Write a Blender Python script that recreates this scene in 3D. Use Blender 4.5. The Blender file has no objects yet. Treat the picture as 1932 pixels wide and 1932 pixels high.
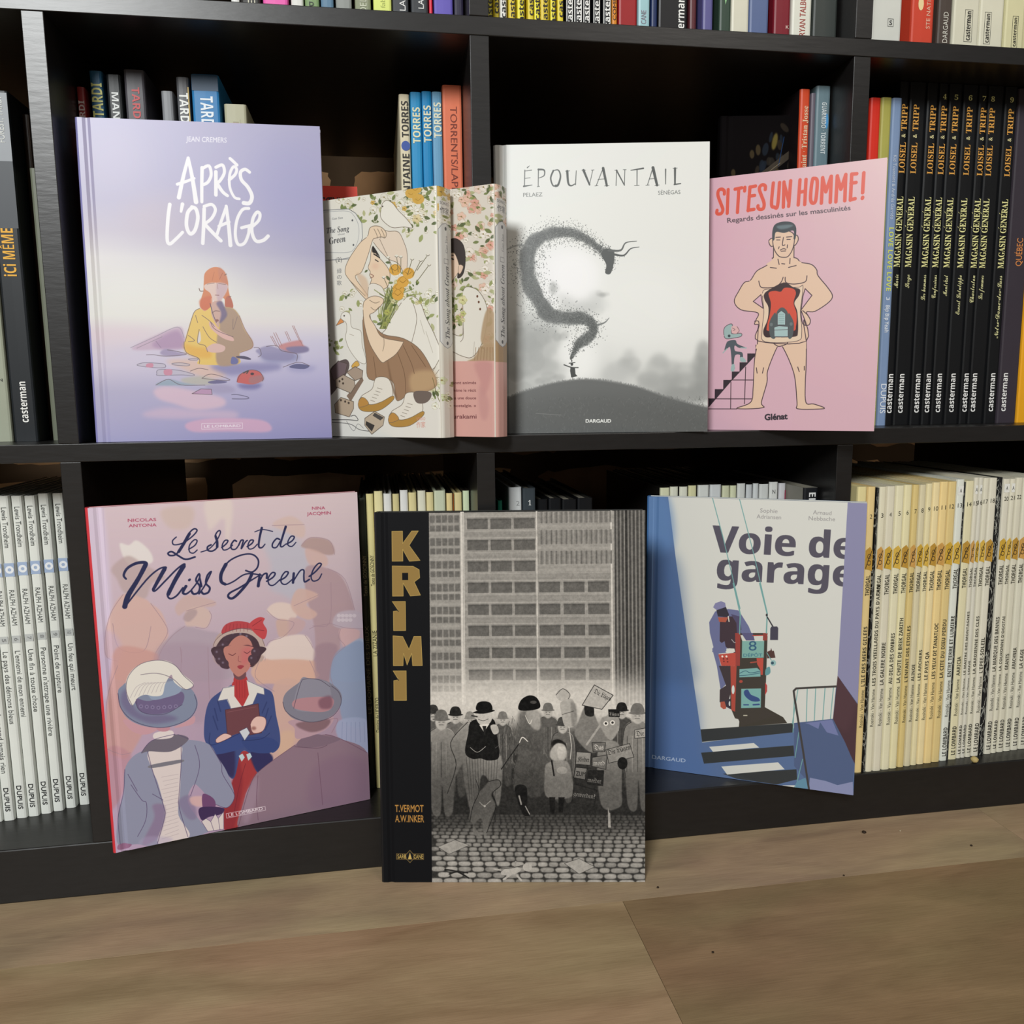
import bpy, math, random
import numpy as np
from mathutils import Matrix, Vector

# ------------------------------------------------------------------ camera, light, exposure
scn = bpy.context.scene
COL = scn.collection
cd = bpy.data.cameras.new('camera'); cam = bpy.data.objects.new('camera', cd); COL.objects.link(cam)
cd.sensor_width = 36; cd.lens = 36 * 1589.63 / 1932; cd.clip_start = .02
cam.matrix_world = Matrix(((.9871, .0336, -.1567, .2623), (-.1599, .1381, -.9774, -.7571), (-.0112, .9899, .1417, .4469), (0, 0, 0, 1)))
scn.camera = cam
scn.view_settings.view_transform = 'Standard'; scn.view_settings.look = 'None'
scn.view_settings.gamma = 1; scn.view_settings.use_curve_mapping = False
scn.view_settings.exposure = 0.0

world = bpy.data.worlds.new('room_light'); scn.world = world; world.use_nodes = True
wb = world.node_tree.nodes['Background']; wb.inputs[0].default_value = (1.0, .965, .92, 1); wb.inputs[1].default_value = .17

def area(name, loc, target, size, power, col):
    l = bpy.data.lights.new(name, 'AREA'); l.shape = 'DISK'; l.size = size; l.energy = power; l.color = col
    o = bpy.data.objects.new(name, l); COL.objects.link(o); o.location = loc
    o.rotation_euler = (Vector(target) - Vector(loc)).to_track_quat('-Z', 'Y').to_euler()
    return o
area('key_and_fill_light', (-1.02, -3.1, 2.10), (.2, 0, .62), .8, 118, (.98, 1.0, .995))
area('key_and_fill_light', (1.6, -2.6, 2.45), (.5, 0, .5), 1.2, 18, (1.0, .94, .86))  # soft fill, added to stand in for light bounced off the ceiling

# ------------------------------------------------------------------ helpers
def s2l(c):
    c = np.asarray(c, float)
    return np.where(c <= .04045, c / 12.92, ((c + .055) / 1.055) ** 2.4)

def rgb(h, gain=1.0):
    h = h.lstrip('#')
    v = s2l([int(h[i:i+2], 16) / 255 for i in (0, 2, 4)]) * gain
    return tuple(float(min(x, .95)) for x in v) + (1,)

_mats = {}
def mat(h, rough=.5, spec=.5, gain=1.0, vary=.06, scale=60, coat=0, stretch=(1, 1, 1)):
    """printed board, paper or paint of one colour with a little unevenness in tone"""
    key = (h, rough, spec, gain, vary, scale, coat)
    if key in _mats:
        return _mats[key]
    m = bpy.data.materials.new('print_' + h.strip('#')); m.use_nodes = True
    nt = m.node_tree; b = nt.nodes['Principled BSDF']
    b.inputs['Roughness'].default_value = rough; b.inputs['Specular IOR Level'].default_value = spec
    if coat:
        b.inputs['Coat Weight'].default_value = coat; b.inputs['Coat Roughness'].default_value = .25
    c = rgb(h, gain)
    tc = nt.nodes.new('ShaderNodeTexCoord'); mp = nt.nodes.new('ShaderNodeMapping'); mp.inputs['Scale'].default_value = stretch
    nz = nt.nodes.new('ShaderNodeTexNoise'); nz.inputs['Scale'].default_value = scale; nz.inputs['Detail'].default_value = 3
    mx = nt.nodes.new('ShaderNodeMix'); mx.data_type = 'RGBA'
    mx.inputs[6].default_value = tuple(v * (1 - vary) for v in c[:3]) + (1,)
    mx.inputs[7].default_value = tuple(min(v * (1 + vary), .95) for v in c[:3]) + (1,)
    nt.links.new(tc.outputs['Object'], mp.inputs[0]); nt.links.new(mp.outputs[0], nz.inputs[0])
    nt.links.new(nz.outputs[0], mx.inputs[0]); nt.links.new(mx.outputs[2], b.inputs['Base Color'])
    _mats[key] = m
    return m

def art_mat(name, g, gain=1.0, rough=.38, spec=.45, coat=0, metal=None):
    """printed picture: the painted pixels as base colour"""
    a = np.ones((g.H, g.W, 4), np.float32)
    lin = np.clip(s2l(np.clip(g.im[::-1], 0, 1)) * gain, 0, .92)
    a[..., :3] = np.where(lin <= .0031308, lin * 12.92, 1.055 * np.power(np.maximum(lin, 1e-6), 1/2.4) - .055)
    im = bpy.data.images.new(name, g.W, g.H); im.pixels.foreach_set(a.ravel()); im.update(); im.pack()
    m = bpy.data.materials.new(name); m.use_nodes = True; nt = m.node_tree; b = nt.nodes['Principled BSDF']
    t = nt.nodes.new('ShaderNodeTexImage'); t.image = im; t.extension = 'EXTEND'
    nt.links.new(t.outputs[0], b.inputs['Base Color'])
    b.inputs['Roughness'].default_value = rough; b.inputs['Specular IOR Level'].default_value = spec
    return m

def mesh(name, V, F, mats, parent=None, mi=None, uv=None, smooth=False):
    me = bpy.data.meshes.new(name); me.from_pydata([tuple(map(float, v)) for v in V], [], F)
    for m in mats:
        me.materials.append(m)
    if mi is not None:
        me.polygons.foreach_set('material_index', mi)
    if uv is not None:
        l = me.uv_layers.new(name='UVMap'); l.data.foreach_set('uv', np.array(uv, np.float32).ravel())
    if smooth:
        me.polygons.foreach_set('use_smooth', [True] * len(F))
    me.update()
    o = bpy.data.objects.new(name, me); COL.objects.link(o)
    if parent is not None:
        o.parent = parent
    return o

def box(x0, x1, y0, y1, z0, z1):
    V = [(x, y, z) for z in (z0, z1) for x, y in ((x0, y0), (x1, y0), (x1, y1), (x0, y1))]
    return V, [(3, 2, 1, 0), (4, 5, 6, 7), (0, 1, 5, 4), (1, 2, 6, 5), (2, 3, 7, 6), (3, 0, 4, 7)]

def bevel(o, w, seg=2):
    b = o.modifiers.new('edge', 'BEVEL'); b.width = w; b.segments = seg; b.limit_method = 'ANGLE'
    return o

def tag(o, label, cat, group=None):
    o['label'] = label; o['category'] = cat
    if group:
        o['group'] = group
    return o

def empty(name, loc=(0, 0, 0)):
    o = bpy.data.objects.new(name, None); COL.objects.link(o); o.location = loc; o.empty_display_size = .02
    return o
# ---------------------------------------------------------------- type
_cu = bpy.data.curves.new('type', 'FONT'); _to = bpy.data.objects.new('type', _cu)
_tm = {}
def type_mesh(s, bold=0.0):
    """vertices and faces of a line of type, cap height about 0.7"""
    key = (s, bold)
    if key not in _tm:
        _cu.body = s; _cu.offset = bold; _cu.resolution_u = 3
        me = _to.to_mesh()
        V = np.array([v.co[:] for v in me.vertices])[:, :2]; F = [tuple(p.vertices) for p in me.polygons]
        _to.to_mesh_clear()
        _tm[key] = (V, F)
    return _tm[key]

def glyph_edges(s, bold=0.0):
    V, F = type_mesh(s, bold)
    V = np.round(V, 5)
    n = {}
    for f in F:
        for a, b in zip(f, f[1:] + f[:1]):
            pa, pb = tuple(V[a]), tuple(V[b])
            k = (pa, pb) if pa < pb else (pb, pa)
            n[k] = n.get(k, 0) + 1
    E = [k for k, c in n.items() if c == 1]
    return np.array([e[0] for e in E]), np.array([e[1] for e in E])
# ---------------------------------------------------------------- printed cover pictures
# A small painter: every cover picture is drawn from shapes (polygons, strokes, soft spots)
# in the units in which the cover was measured; the quad maps those units onto the board.
def hexc(s):
    s = s.lstrip('#')
    return np.array([int(s[i:i+2], 16) / 255 for i in (0, 2, 4)], np.float32)

def pts(s):
    if not isinstance(s, str):
        return np.array(s, float)
    return np.array([[float(v) for v in q.split(',')] for q in s.split()])

def crom(P, closed=True, n=6):
    m = len(P); out = []
    idx = range(m) if closed else range(m - 1)
    for i in idx:
        if closed:
            a, b, c, d = P[(i-1) % m], P[i], P[(i+1) % m], P[(i+2) % m]
        else:
            a, b, c, d = P[max(i-1, 0)], P[i], P[i+1], P[min(i+2, m-1)]
        t = np.linspace(0, 1, n, endpoint=False)[:, None]
        out.append(.5 * (2*b + (c-a)*t + (2*a-5*b+4*c-d)*t*t + (3*b-a-3*c+d)*t**3))
    if not closed:
        out.append(P[-1:])
    return np.concatenate(out)

def blur2(a, r):
    r = int(round(r))
    if r < 1:
        return a
    for _ in range(2):
        for ax in (0, 1):
            pad = [(0, 0), (0, 0)]; pad[ax] = (r + 1, r)
            c = np.cumsum(np.pad(a, pad, mode='edge'), axis=ax)
            n = a.shape[ax]
            hi = np.take(c, np.arange(2*r+1, 2*r+1+n), axis=ax)
            lo = np.take(c, np.arange(0, n), axis=ax)
            a = (hi - lo) / (2*r + 1)
    return a

def sb(s):                                             # bold grotesque
    return ''.join(chr(0x1D5D4 + ord(c) - 65) if 'A' <= c <= 'Z' else chr(0x1D5EE + ord(c) - 97) if 'a' <= c <= 'z' else c for c in s)

def rb(s):                                             # bold roman with serifs
    return ''.join(chr(0x1D400 + ord(c) - 65) if 'A' <= c <= 'Z' else chr(0x1D41A + ord(c) - 97) if 'a' <= c <= 'z' else chr(0x1D7CE + ord(c) - 48) if '0' <= c <= '9' else c for c in s)

def sc(s):                                             # handwriting
    return ''.join(chr(0x1D4D0 + ord(c) - 65) if 'A' <= c <= 'Z' else chr(0x1D4EA + ord(c) - 97) if 'a' <= c <= 'z' else c for c in s)

class Pic:
    def __init__(g, W, H, quad, bg='#ffffff'):
        g.W, g.H = W, H
        A = []; b = []
        for (x, y), (u, v) in zip(quad, ((0, 0), (W, 0), (W, H), (0, H))):
            A.append([x, y, 1, 0, 0, 0, -u*x, -u*y]); b.append(u)
            A.append([0, 0, 0, x, y, 1, -v*x, -v*y]); b.append(v)
        g.h = np.append(np.linalg.solve(np.array(A, float), np.array(b, float)), 1).reshape(3, 3)
        g.im = np.tile(hexc(bg), (H, W, 1)).astype(np.float32)
        g.o = (0, 0); g.s = 1.0
        e = np.linalg.norm(np.array(quad[1]) - np.array(quad[0]))
        g.k = W / e                                    # texture pixels per measured unit
    def fr(g, ox, oy, s):
        g.o = (ox, oy); g.s = s
    def T(g, P):
        P = pts(P) / g.s + np.array(g.o)
        q = np.c_[P, np.ones(len(P))] @ g.h.T
        return q[:, :2] / q[:, 2:]
    def put(g, x0, y0, a, col):
        x1, y1 = x0 + a.shape[1], y0 + a.shape[0]
        cx0, cy0, cx1, cy1 = max(x0, 0), max(y0, 0), min(x1, g.W), min(y1, g.H)
        if cx1 <= cx0 or cy1 <= cy0:
            return
        a = a[cy0-y0:cy1-y0, cx0-x0:cx1-x0, None]
        s = g.im[cy0:cy1, cx0:cx1]
        g.im[cy0:cy1, cx0:cx1] = s + (hexc(col) - s) * a
    def mask(g, Q, m=2, Q2=None):
        x0 = int(max(math.floor(Q[:, 0].min()) - m, -60)); x1 = int(min(math.ceil(Q[:, 0].max()) + m, g.W + 60))
        y0 = int(max(math.floor(Q[:, 1].min()) - m, -60)); y1 = int(min(math.ceil(Q[:, 1].max()) + m, g.H + 60))
        if x1 <= x0 or y1 <= y0:
            return 0, 0, np.zeros((1, 1), np.float32)
        w = x1 - x0; SS = 3
        A = np.zeros((y1 - y0, w + 1), np.float32)
        X = Q[:, 0] - x0; Y = Q[:, 1]
        X2, Y2 = (np.roll(X, -1), np.roll(Y, -1)) if Q2 is None else (Q2[:, 0] - x0, Q2[:, 1])
        for r in range(y1 - y0):
            for k in range(SS):
                yy = y0 + r + (k + .5) / SS
                c = (Y <= yy) != (Y2 <= yy)
                if not c.any():
                    continue
                xs = np.sort(X[c] + (yy - Y[c]) / (Y2[c] - Y[c]) * (X2[c] - X[c]))
                for a, b in zip(xs[0::2], xs[1::2]):
                    a = min(max(a, 0), w); b = min(max(b, 0), w)
                    ia, ib = int(a), int(b)
                    if ia == ib:
                        A[r, ia] += b - a
                    else:
                        A[r, ia] += ia + 1 - a; A[r, ib] += b - ib
                        A[r, ia+1:ib] += 1
        return x0, y0, np.clip(A[:, :w] / SS, 0, 1)
    def P(g, s, col, a=1.0, b=0, sm=1):                # filled shape
        Q = pts(s)
        if sm:
            Q = crom(Q)
        r = b * g.k
        x0, y0, m = g.mask(g.T(Q), int(3 + 2.2*r))
        if b:
            m = blur2(m, r)
        g.put(x0, y0, m * a, col)
    def L(g, s, w, col, a=1.0, sm=1, w2=None, closed=False):   # stroke, width in measured units
        Q = pts(s)
        if sm and len(Q) > 2:
            Q = crom(Q, closed, 5)
        elif closed:
            Q = np.concatenate([Q, Q[:1]])
        q = g.T(Q); n = len(q); w2 = w if w2 is None else w2
        R = np.linspace(w, w2, n) * g.k / 2
        if w2 == 'm':
            pass
        m = int(R.max() + 2)
        x0 = int(max(q[:, 0].min() - m, -20)); x1 = int(min(q[:, 0].max() + m + 1, g.W + 20))
        y0 = int(max(q[:, 1].min() - m, -20)); y1 = int(min(q[:, 1].max() + m + 1, g.H + 20))
        if x1 <= x0 or y1 <= y0:
            return
        A = np.zeros((y1-y0, x1-x0), np.float32)
        for i in range(n - 1):
            p, d = q[i], q[i+1] - q[i]
            rr = max(R[i], R[i+1]); M = rr + 1.5
            ax0 = int(max(min(p[0], p[0]+d[0]) - M - x0, 0)); ax1 = int(min(max(p[0], p[0]+d[0]) + M + 1 - x0, A.shape[1]))
            ay0 = int(max(min(p[1], p[1]+d[1]) - M - y0, 0)); ay1 = int(min(max(p[1], p[1]+d[1]) + M + 1 - y0, A.shape[0]))
            if ax1 <= ax0 or ay1 <= ay0:
                continue
            yy, xx = np.mgrid[ay0:ay1, ax0:ax1]
            px, py = xx + .5 + x0 - p[0], yy + .5 + y0 - p[1]
            L2 = d @ d + 1e-9
            t = np.clip((px*d[0] + py*d[1]) / L2, 0, 1)
            dist = np.hypot(px - t*d[0], py - t*d[1])
            cov = np.clip(R[i] + (R[i+1]-R[i])*t + .5 - dist, 0, 1)
            if rr < .5:
                cov = cov * 1.0
            A[ay0:ay1, ax0:ax1] = np.maximum(A[ay0:ay1, ax0:ax1], cov)
        g.put(x0, y0, A * a, col)
    def PL(g, s, col, w, lc, a=1.0, sm=1):             # filled and outlined
        g.P(s, col, a, 0, sm); g.L(s, w, lc, 1, sm, closed=True)
    def E(g, cx, cy, rx, ry, col, a=1.0, b=0, rot=0):
        t = np.linspace(0, 2*math.pi, 22, endpoint=False)
        c, s = math.cos(math.radians(rot)), math.sin(math.radians(rot))
        x, y = rx*np.cos(t), ry*np.sin(t)
        g.P(np.c_[cx + x*c - y*s, cy + x*s + y*c], col, a, b, 0)
    def dots(g, P, R, col, a=1.0):                     # many small spots
        q = g.T(P)
        for (x, y), r in zip(q, np.broadcast_to(R, len(q)) * g.k):
            m = int(r + 2); x0, y0 = int(x) - m, int(y) - m
            yy, xx = np.mgrid[0:2*m+1, 0:2*m+1]
            g.put(x0, y0, np.clip(r + .5 - np.hypot(xx + x0 + .5 - x, yy + y0 + .5 - y), 0, 1).astype(np.float32) * a, col)
    def text(g, s, x0, y0, x1, y1, h, col, bold=0, a=1.0, shear=0):   # type set between two baseline points
        A, B = glyph_edges(s, bold)
        lo = min(A[:, 0].min(), B[:, 0].min()); hi = max(A[:, 0].max(), B[:, 0].max())
        d = np.array([x1 - x0, y1 - y0], float); n = np.array([d[1], -d[0]]) / np.linalg.norm(d)
        f = lambda P: np.array([x0, y0]) + ((P[:, :1] - lo + shear*P[:, 1:]) / (hi - lo)) * d + P[:, 1:] / .7 * h * n
        P0, P1 = g.T(f(A)), g.T(f(B))
        x, y, m = g.mask(P0, 3, P1)
        g.put(x, y, m * a, col)
    def grad(g, left, right=None):                     # vertical colour stops at the left and the right edge
        right = right or left
        v = np.linspace(0, 1, g.H)
        f = lambda S: np.stack([np.interp(v, [s[0] for s in S], [hexc(s[1])[c] for s in S]) for c in range(3)], -1)
        l, r = f(left), f(right)
        t = np.linspace(0, 1, g.W)[None, :, None]
        g.im[:] = l[:, None]*(1-t) + r[:, None]*t
    def noise(g, amp, cell, seed=0, sx=1):
        R = np.random.RandomState(seed)
        n = R.rand(g.H // cell + 3, g.W // (cell*sx) + 3)
        yi = np.linspace(0, n.shape[0]-1.01, g.H); xi = np.linspace(0, n.shape[1]-1.01, g.W)
        y0, x0 = yi.astype(int), xi.astype(int); fy, fx = (yi-y0)[:, None], (xi-x0)[None]
        m = (n[y0][:, x0]*(1-fy)*(1-fx) + n[y0+1][:, x0]*fy*(1-fx) + n[y0][:, x0+1]*(1-fy)*fx + n[y0+1][:, x0+1]*fy*fx)
        g.im += ((m - .5) * amp)[..., None].astype(np.float32)

def art_storm():
    g = Pic(760, 1020, ((139, 220), (604, 240), (625, 827), (180, 828)))
    g.grad([(0, '#aca8c9'), (.25, '#b2adc8'), (.34, '#c3bccb'), (.42, '#dedbdb'), (.6, '#e1e0dc'), (.66, '#dacdd6'), (.76, '#cfc6da'), (.84, '#b4afcc'), (1, '#a9a6cf')],
           [(0, '#a6a3c6'), (.2, '#a09dc6'), (.4, '#a7a4c4'), (.5, '#c9c6d2'), (.56, '#dedfdd'), (.62, '#e0dbdc'), (.68, '#cbc7dd'), (.8, '#b4b0d4'), (.9, '#9f9ac6'), (1, '#928fbf')])
    g.fr(110, 190, 2.928)
    g.E(600, 640, 260, 120, '#c0b2c0', .55, 22); g.E(900, 620, 300, 120, '#aaa6c5', .5, 25); g.E(330, 330, 160, 180, '#b7b1cc', .5, 25)
    g.E(1240, 480, 170, 260, '#9b99c6', .5, 25); g.E(620, 1050, 420, 150, '#e3e3df', .6, 25); g.E(330, 1280, 200, 40, '#dccbd5', .6, 10)
    g.fr(230, 480, 5.084)
    w = .9; lc = '#5b4a52'
    g.P('300,1290 420,1250 650,1290 830,1330 960,1370 990,1420 930,1460 700,1480 500,1420 350,1370', '#dbbccc', .8, 3)
    g.P('200,1500 420,1450 700,1480 1000,1490 1110,1520 1060,1570 800,1560 500,1560 240,1540', '#cfb5cd', .7, 4)
    g.P('600,1640 650,1590 900,1560 1300,1580 1420,1640 1380,1700 1000,1690 700,1690', '#d3a9c6', .9, 2)
    g.P('0,900 500,860 1200,950 1900,900 1900,990 0,990', '#c9c3dc', .4, 10)
    g.P('420,1010 700,1000 900,1080 1000,1150 850,1190 700,1150 560,1080', '#dcb8a4', .75, 4)
    g.P('840,1060 1120,1040 1480,1050 1490,1110 1150,1150 1000,1150', '#827fae', .8, 4)
    g.P('1330,960 1660,950 1670,1030 1400,1040', '#7f82ae', .7, 4)
    g.P('790,1250 960,1240 1070,1280 1050,1320 880,1320', '#9e96b8', .7, 3)
    g.P('1110,1240 1330,1240 1280,1290 1150,1285', '#6e6ba0', .8, 3); g.P('1580,1080 1850,1080 1800,1130 1640,1130', '#8c8bbb', .5, 4)
    g.P('90,885 520,690 590,780 600,890 380,900', '#c3a9c0', .9, 2); g.P('290,840 520,720 600,860 560,890 360,895', '#a98aae', .8, 3)
    g.L('80,880 300,785 525,690 590,790', w, '#8d8496'); g.L('140,885 380,780', w, '#8d7f90'); g.L('320,820 370,885', w, '#86708c')
    g.P('360,930 420,895 540,930 610,950 500,965 400,960', '#9c8fb2', .9, 1); g.L('230,950 300,950 420,965 610,950 540,925 430,905', w, lc)
    for s in ('140,1045 200,1025 330,1030 400,1040 410,1070 330,1075 200,1060', '330,1130 340,1095 430,1090 560,1105 680,1140 670,1155 560,1145 350,1148', '475,1035 560,1030 640,1045 620,1060 500,1050', '635,995 720,990 715,1005 650,1005'):
        g.PL(s, '#b9b3c2', w, '#6b6476', .6)
    g.P('235,1035 290,1032 290,1068 230,1065', '#c98aa2'); g.P('400,1095 470,1092 470,1142 405,1142', '#c98aa2')
    g.P('320,1238 440,1185 570,1215 720,1240 560,1245', '#8ea3b4', .8, 1); g.P('570,1180 760,1160 900,1210 790,1245 600,1220', '#b5b2a6', .8, 2)
    g.L('320,1238 440,1185 560,1240 790,1245', w, lc); g.L('650,1110 730,1085 820,1100', w, lc); g.L('760,1180 820,1145 900,1150 1030,1200 880,1195 760,1180', w, lc)
    g.P('820,1215 900,1200 1000,1215 960,1230 850,1232', '#6c6790'); g.PL('665,1325 750,1280 850,1285 858,1335', '#b893b5', w, lc, 1, 0)
    g.L('1045,1340 1100,1340 1200,1365 1190,1382 1050,1380', 1.2, '#58536e')
    g.P('1095,1215 1120,1150 1220,1108 1310,1125 1350,1180 1340,1210 1250,1245 1130,1230', '#c4605f'); g.P('1220,1180 1340,1160 1345,1215 1230,1240', '#9d7a80', .7, 1)
    g.L('1095,1220 1130,1150 1220,1108 1310,1125 1350,1185 1340,1215', w, lc); g.L('1160,1135 1205,1115 1190,1140', 2, '#3d4140'); g.E(1243, 1145, 18, 12, '#43303a')
    g.P('1500,880 1700,830 1730,870 1780,930 1600,950', '#c38385', .9, 1); g.P('1570,900 1760,890 1780,940 1640,955', '#7a779f', .9, 1)
    for s in ('1420,790 1475,890', '1435,787 1490,890', '1450,757 1510,890', '1470,755 1530,880', '1560,747 1600,840', '1575,745 1615,835', '1630,692 1700,840', '1645,692 1730,885'):
        g.L(s, 1, '#9c6f6c')
    g.P('1280,920 1390,880 1480,900 1640,960 1600,1020 1380,1010 1310,960', '#8d88ae', .8, 1); g.L('1260,895 1310,900 1330,960 1300,985', w, lc); g.L('1380,885 1480,880 1530,930 1670,960 1670,1030', w, lc)
    g.P('1600,1080 1680,1055 1790,1075 1750,1105 1640,1098', '#5f5f88'); g.L('1540,1085 1690,1040 1800,1078', w, lc)
    # figure
    g.P('780,260 790,180 850,130 920,126 980,170 1010,260 1015,330 1030,400 1060,480 1050,520 985,500 970,420 850,420 850,510 790,530 745,500 755,420 775,350', '#cf8055')
    g.P('745,430 850,400 850,510 790,545 745,500', '#cc6a48', .8, 1); g.P('920,126 980,170 1010,260 1000,300 930,230', '#c07a60', .7, 1)
    g.P('990,420 1030,400 1060,480 1050,520 990,510', '#b4634f', .9)
    g.P('595,830 650,640 690,545 740,515 790,540 850,500 900,480 960,500 985,505 1060,520 1120,590 1170,720 1245,830 1240,900 1130,940 1120,985 1100,1050 740,1048 730,990 620,940 590,890', '#e3c168')
    g.P('920,500 985,505 1060,520 1120,590 1170,720 1245,830 1240,900 1130,940 1120,985 1100,1050 910,1050 905,800 930,700', '#a78d7d', .95, 1)
    g.P('590,850 700,880 830,900 850,980 740,985 620,940', '#e0ab4a', .8, 3); g.P('1050,980 1100,1000 1100,1045 1040,1045', '#696ba0')
    g.P('740,730 750,820 715,840', '#d8d2cf')
    g.P('790,290 870,270 1000,290 1000,350 960,420 940,460 900,470 865,430 840,370 790,330', '#dcc3ba'); g.P('905,280 1000,290 1000,350 950,430 910,440', '#c3a8b4', .8, 1)
    g.P('860,460 950,450 960,520 990,560 930,640 920,700 880,640 850,560', '#c9a59b'); g.P('900,470 950,450 985,520 1000,590 930,660 945,560', '#6e6284', .9, 1)
    g.L('840,470 870,580 900,650', 1.4, '#5a4e5e'); g.P('830,650 860,650 940,730 1050,790 1060,830 960,800 850,710', '#d8afa8'); g.L('845,650 870,700 930,740 1060,790', w, lc)
    g.P('800,900 880,850 980,880 960,930 850,935', '#d6b3ad'); g.L('860,560 890,540 930,545', 1.2, '#6f4f50'); g.E(905, 632, 18, 12, '#8c5c58')
    g.L('600,830 655,640 690,545 740,515', w, lc); g.L('590,880 620,940 730,990 735,1040', w, lc); g.L('590,830 590,890', w, lc)
    g.L('700,580 720,650', w, lc); g.L('735,715 720,840 790,870 815,930', w, lc); g.L('770,690 830,790 900,840', w, lc); g.L('760,580 840,640 880,690', w, lc)
    g.L('1120,590 1175,720 1245,840 1235,900 1130,940', w, '#8b625f'); g.L('1060,620 1060,720 1100,600', w, '#7d6a68'); g.L('630,770 690,820 630,830', w, lc)
    g.L('810,285 880,275', 1, '#8d6a60'); g.L('920,280 990,290', 1, '#8d6a60'); g.L('905,275 915,330', 1, '#a98880'); g.L('890,390 925,392', 1.2, '#8a5a58')
    g.L('735,325 745,350 775,350', 1.4, '#6b5048'); g.L('980,200 998,190', 1.4, '#6b5048'); g.L('1020,410 1040,405', 1.2, '#6b5048')
    g.L('860,250 880,170', 1, '#b56a45'); g.L('930,240 960,180', 1, '#a25c45')
    g.P('1095,975 1170,975 1230,1000 1210,1010 1100,990', '#4d4763')
    # hand lettered title
    g.fr(110, 190, 2.928); W = '#f0eff3'
    for s, a, b in (('663,535 688,420 715,318', 8, 6), ('715,318 738,430 758,560', 6, 9), ('655,462 700,448 748,430', 6, 5),
        ('792,372 790,460 790,560', 7, 6), ('795,375 830,362 842,410 825,450 800,465', 6, 6), ('868,395 868,460 868,522', 7, 7), ('868,370 905,358 915,400 890,445 870,458', 6, 6), ('875,460 905,505 932,527', 7, 6),
        ('942,440 975,410 983,380 965,368 945,410 945,480 970,535 998,545', 6, 5), ('947,322 965,338 985,358', 6, 6), ('1055,398 1030,382 1005,398 1010,440 1045,480 1068,530 1055,568 1022,568', 6, 8),
        ('613,573 603,650 598,760 612,790 645,765 683,727', 7, 6), ('683,572 675,612', 7, 5), ('738,590 712,620 705,690 725,735 752,715 768,650 758,600 735,588', 7, 7),
        ('803,598 800,690 795,788', 7, 7), ('803,585 845,575 865,605 845,650 808,680', 6, 6), ('808,685 850,730 895,775', 7, 7),
        ('872,745 900,660 925,590', 6, 6), ('925,585 938,690 948,800', 6, 8), ('885,695 940,672', 6, 6),
        ('1050,598 1015,605 985,660 975,740 990,795 1025,790 1048,740 1052,700', 6, 6), ('1010,705 1060,692', 6, 6), ('1068,700 1105,665 1112,630 1095,620 1072,660 1068,730 1090,778 1130,775 1157,752', 6, 7)):
        g.L(s, a, W, w2=b)
    g.text('JEAN CREMERS', 703, 226, 928, 234, 28, '#e3e1ee', .01)
    g.fr(230, 480, 5.084); g.text('LE LOMBARD', 780, 1648, 1130, 1648, 24, '#efe6f0', .01); g.L('757,1610 1148,1610 1148,1663 757,1663', .8, '#efe6f0', 1, 0, closed=True)
    return g

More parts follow.
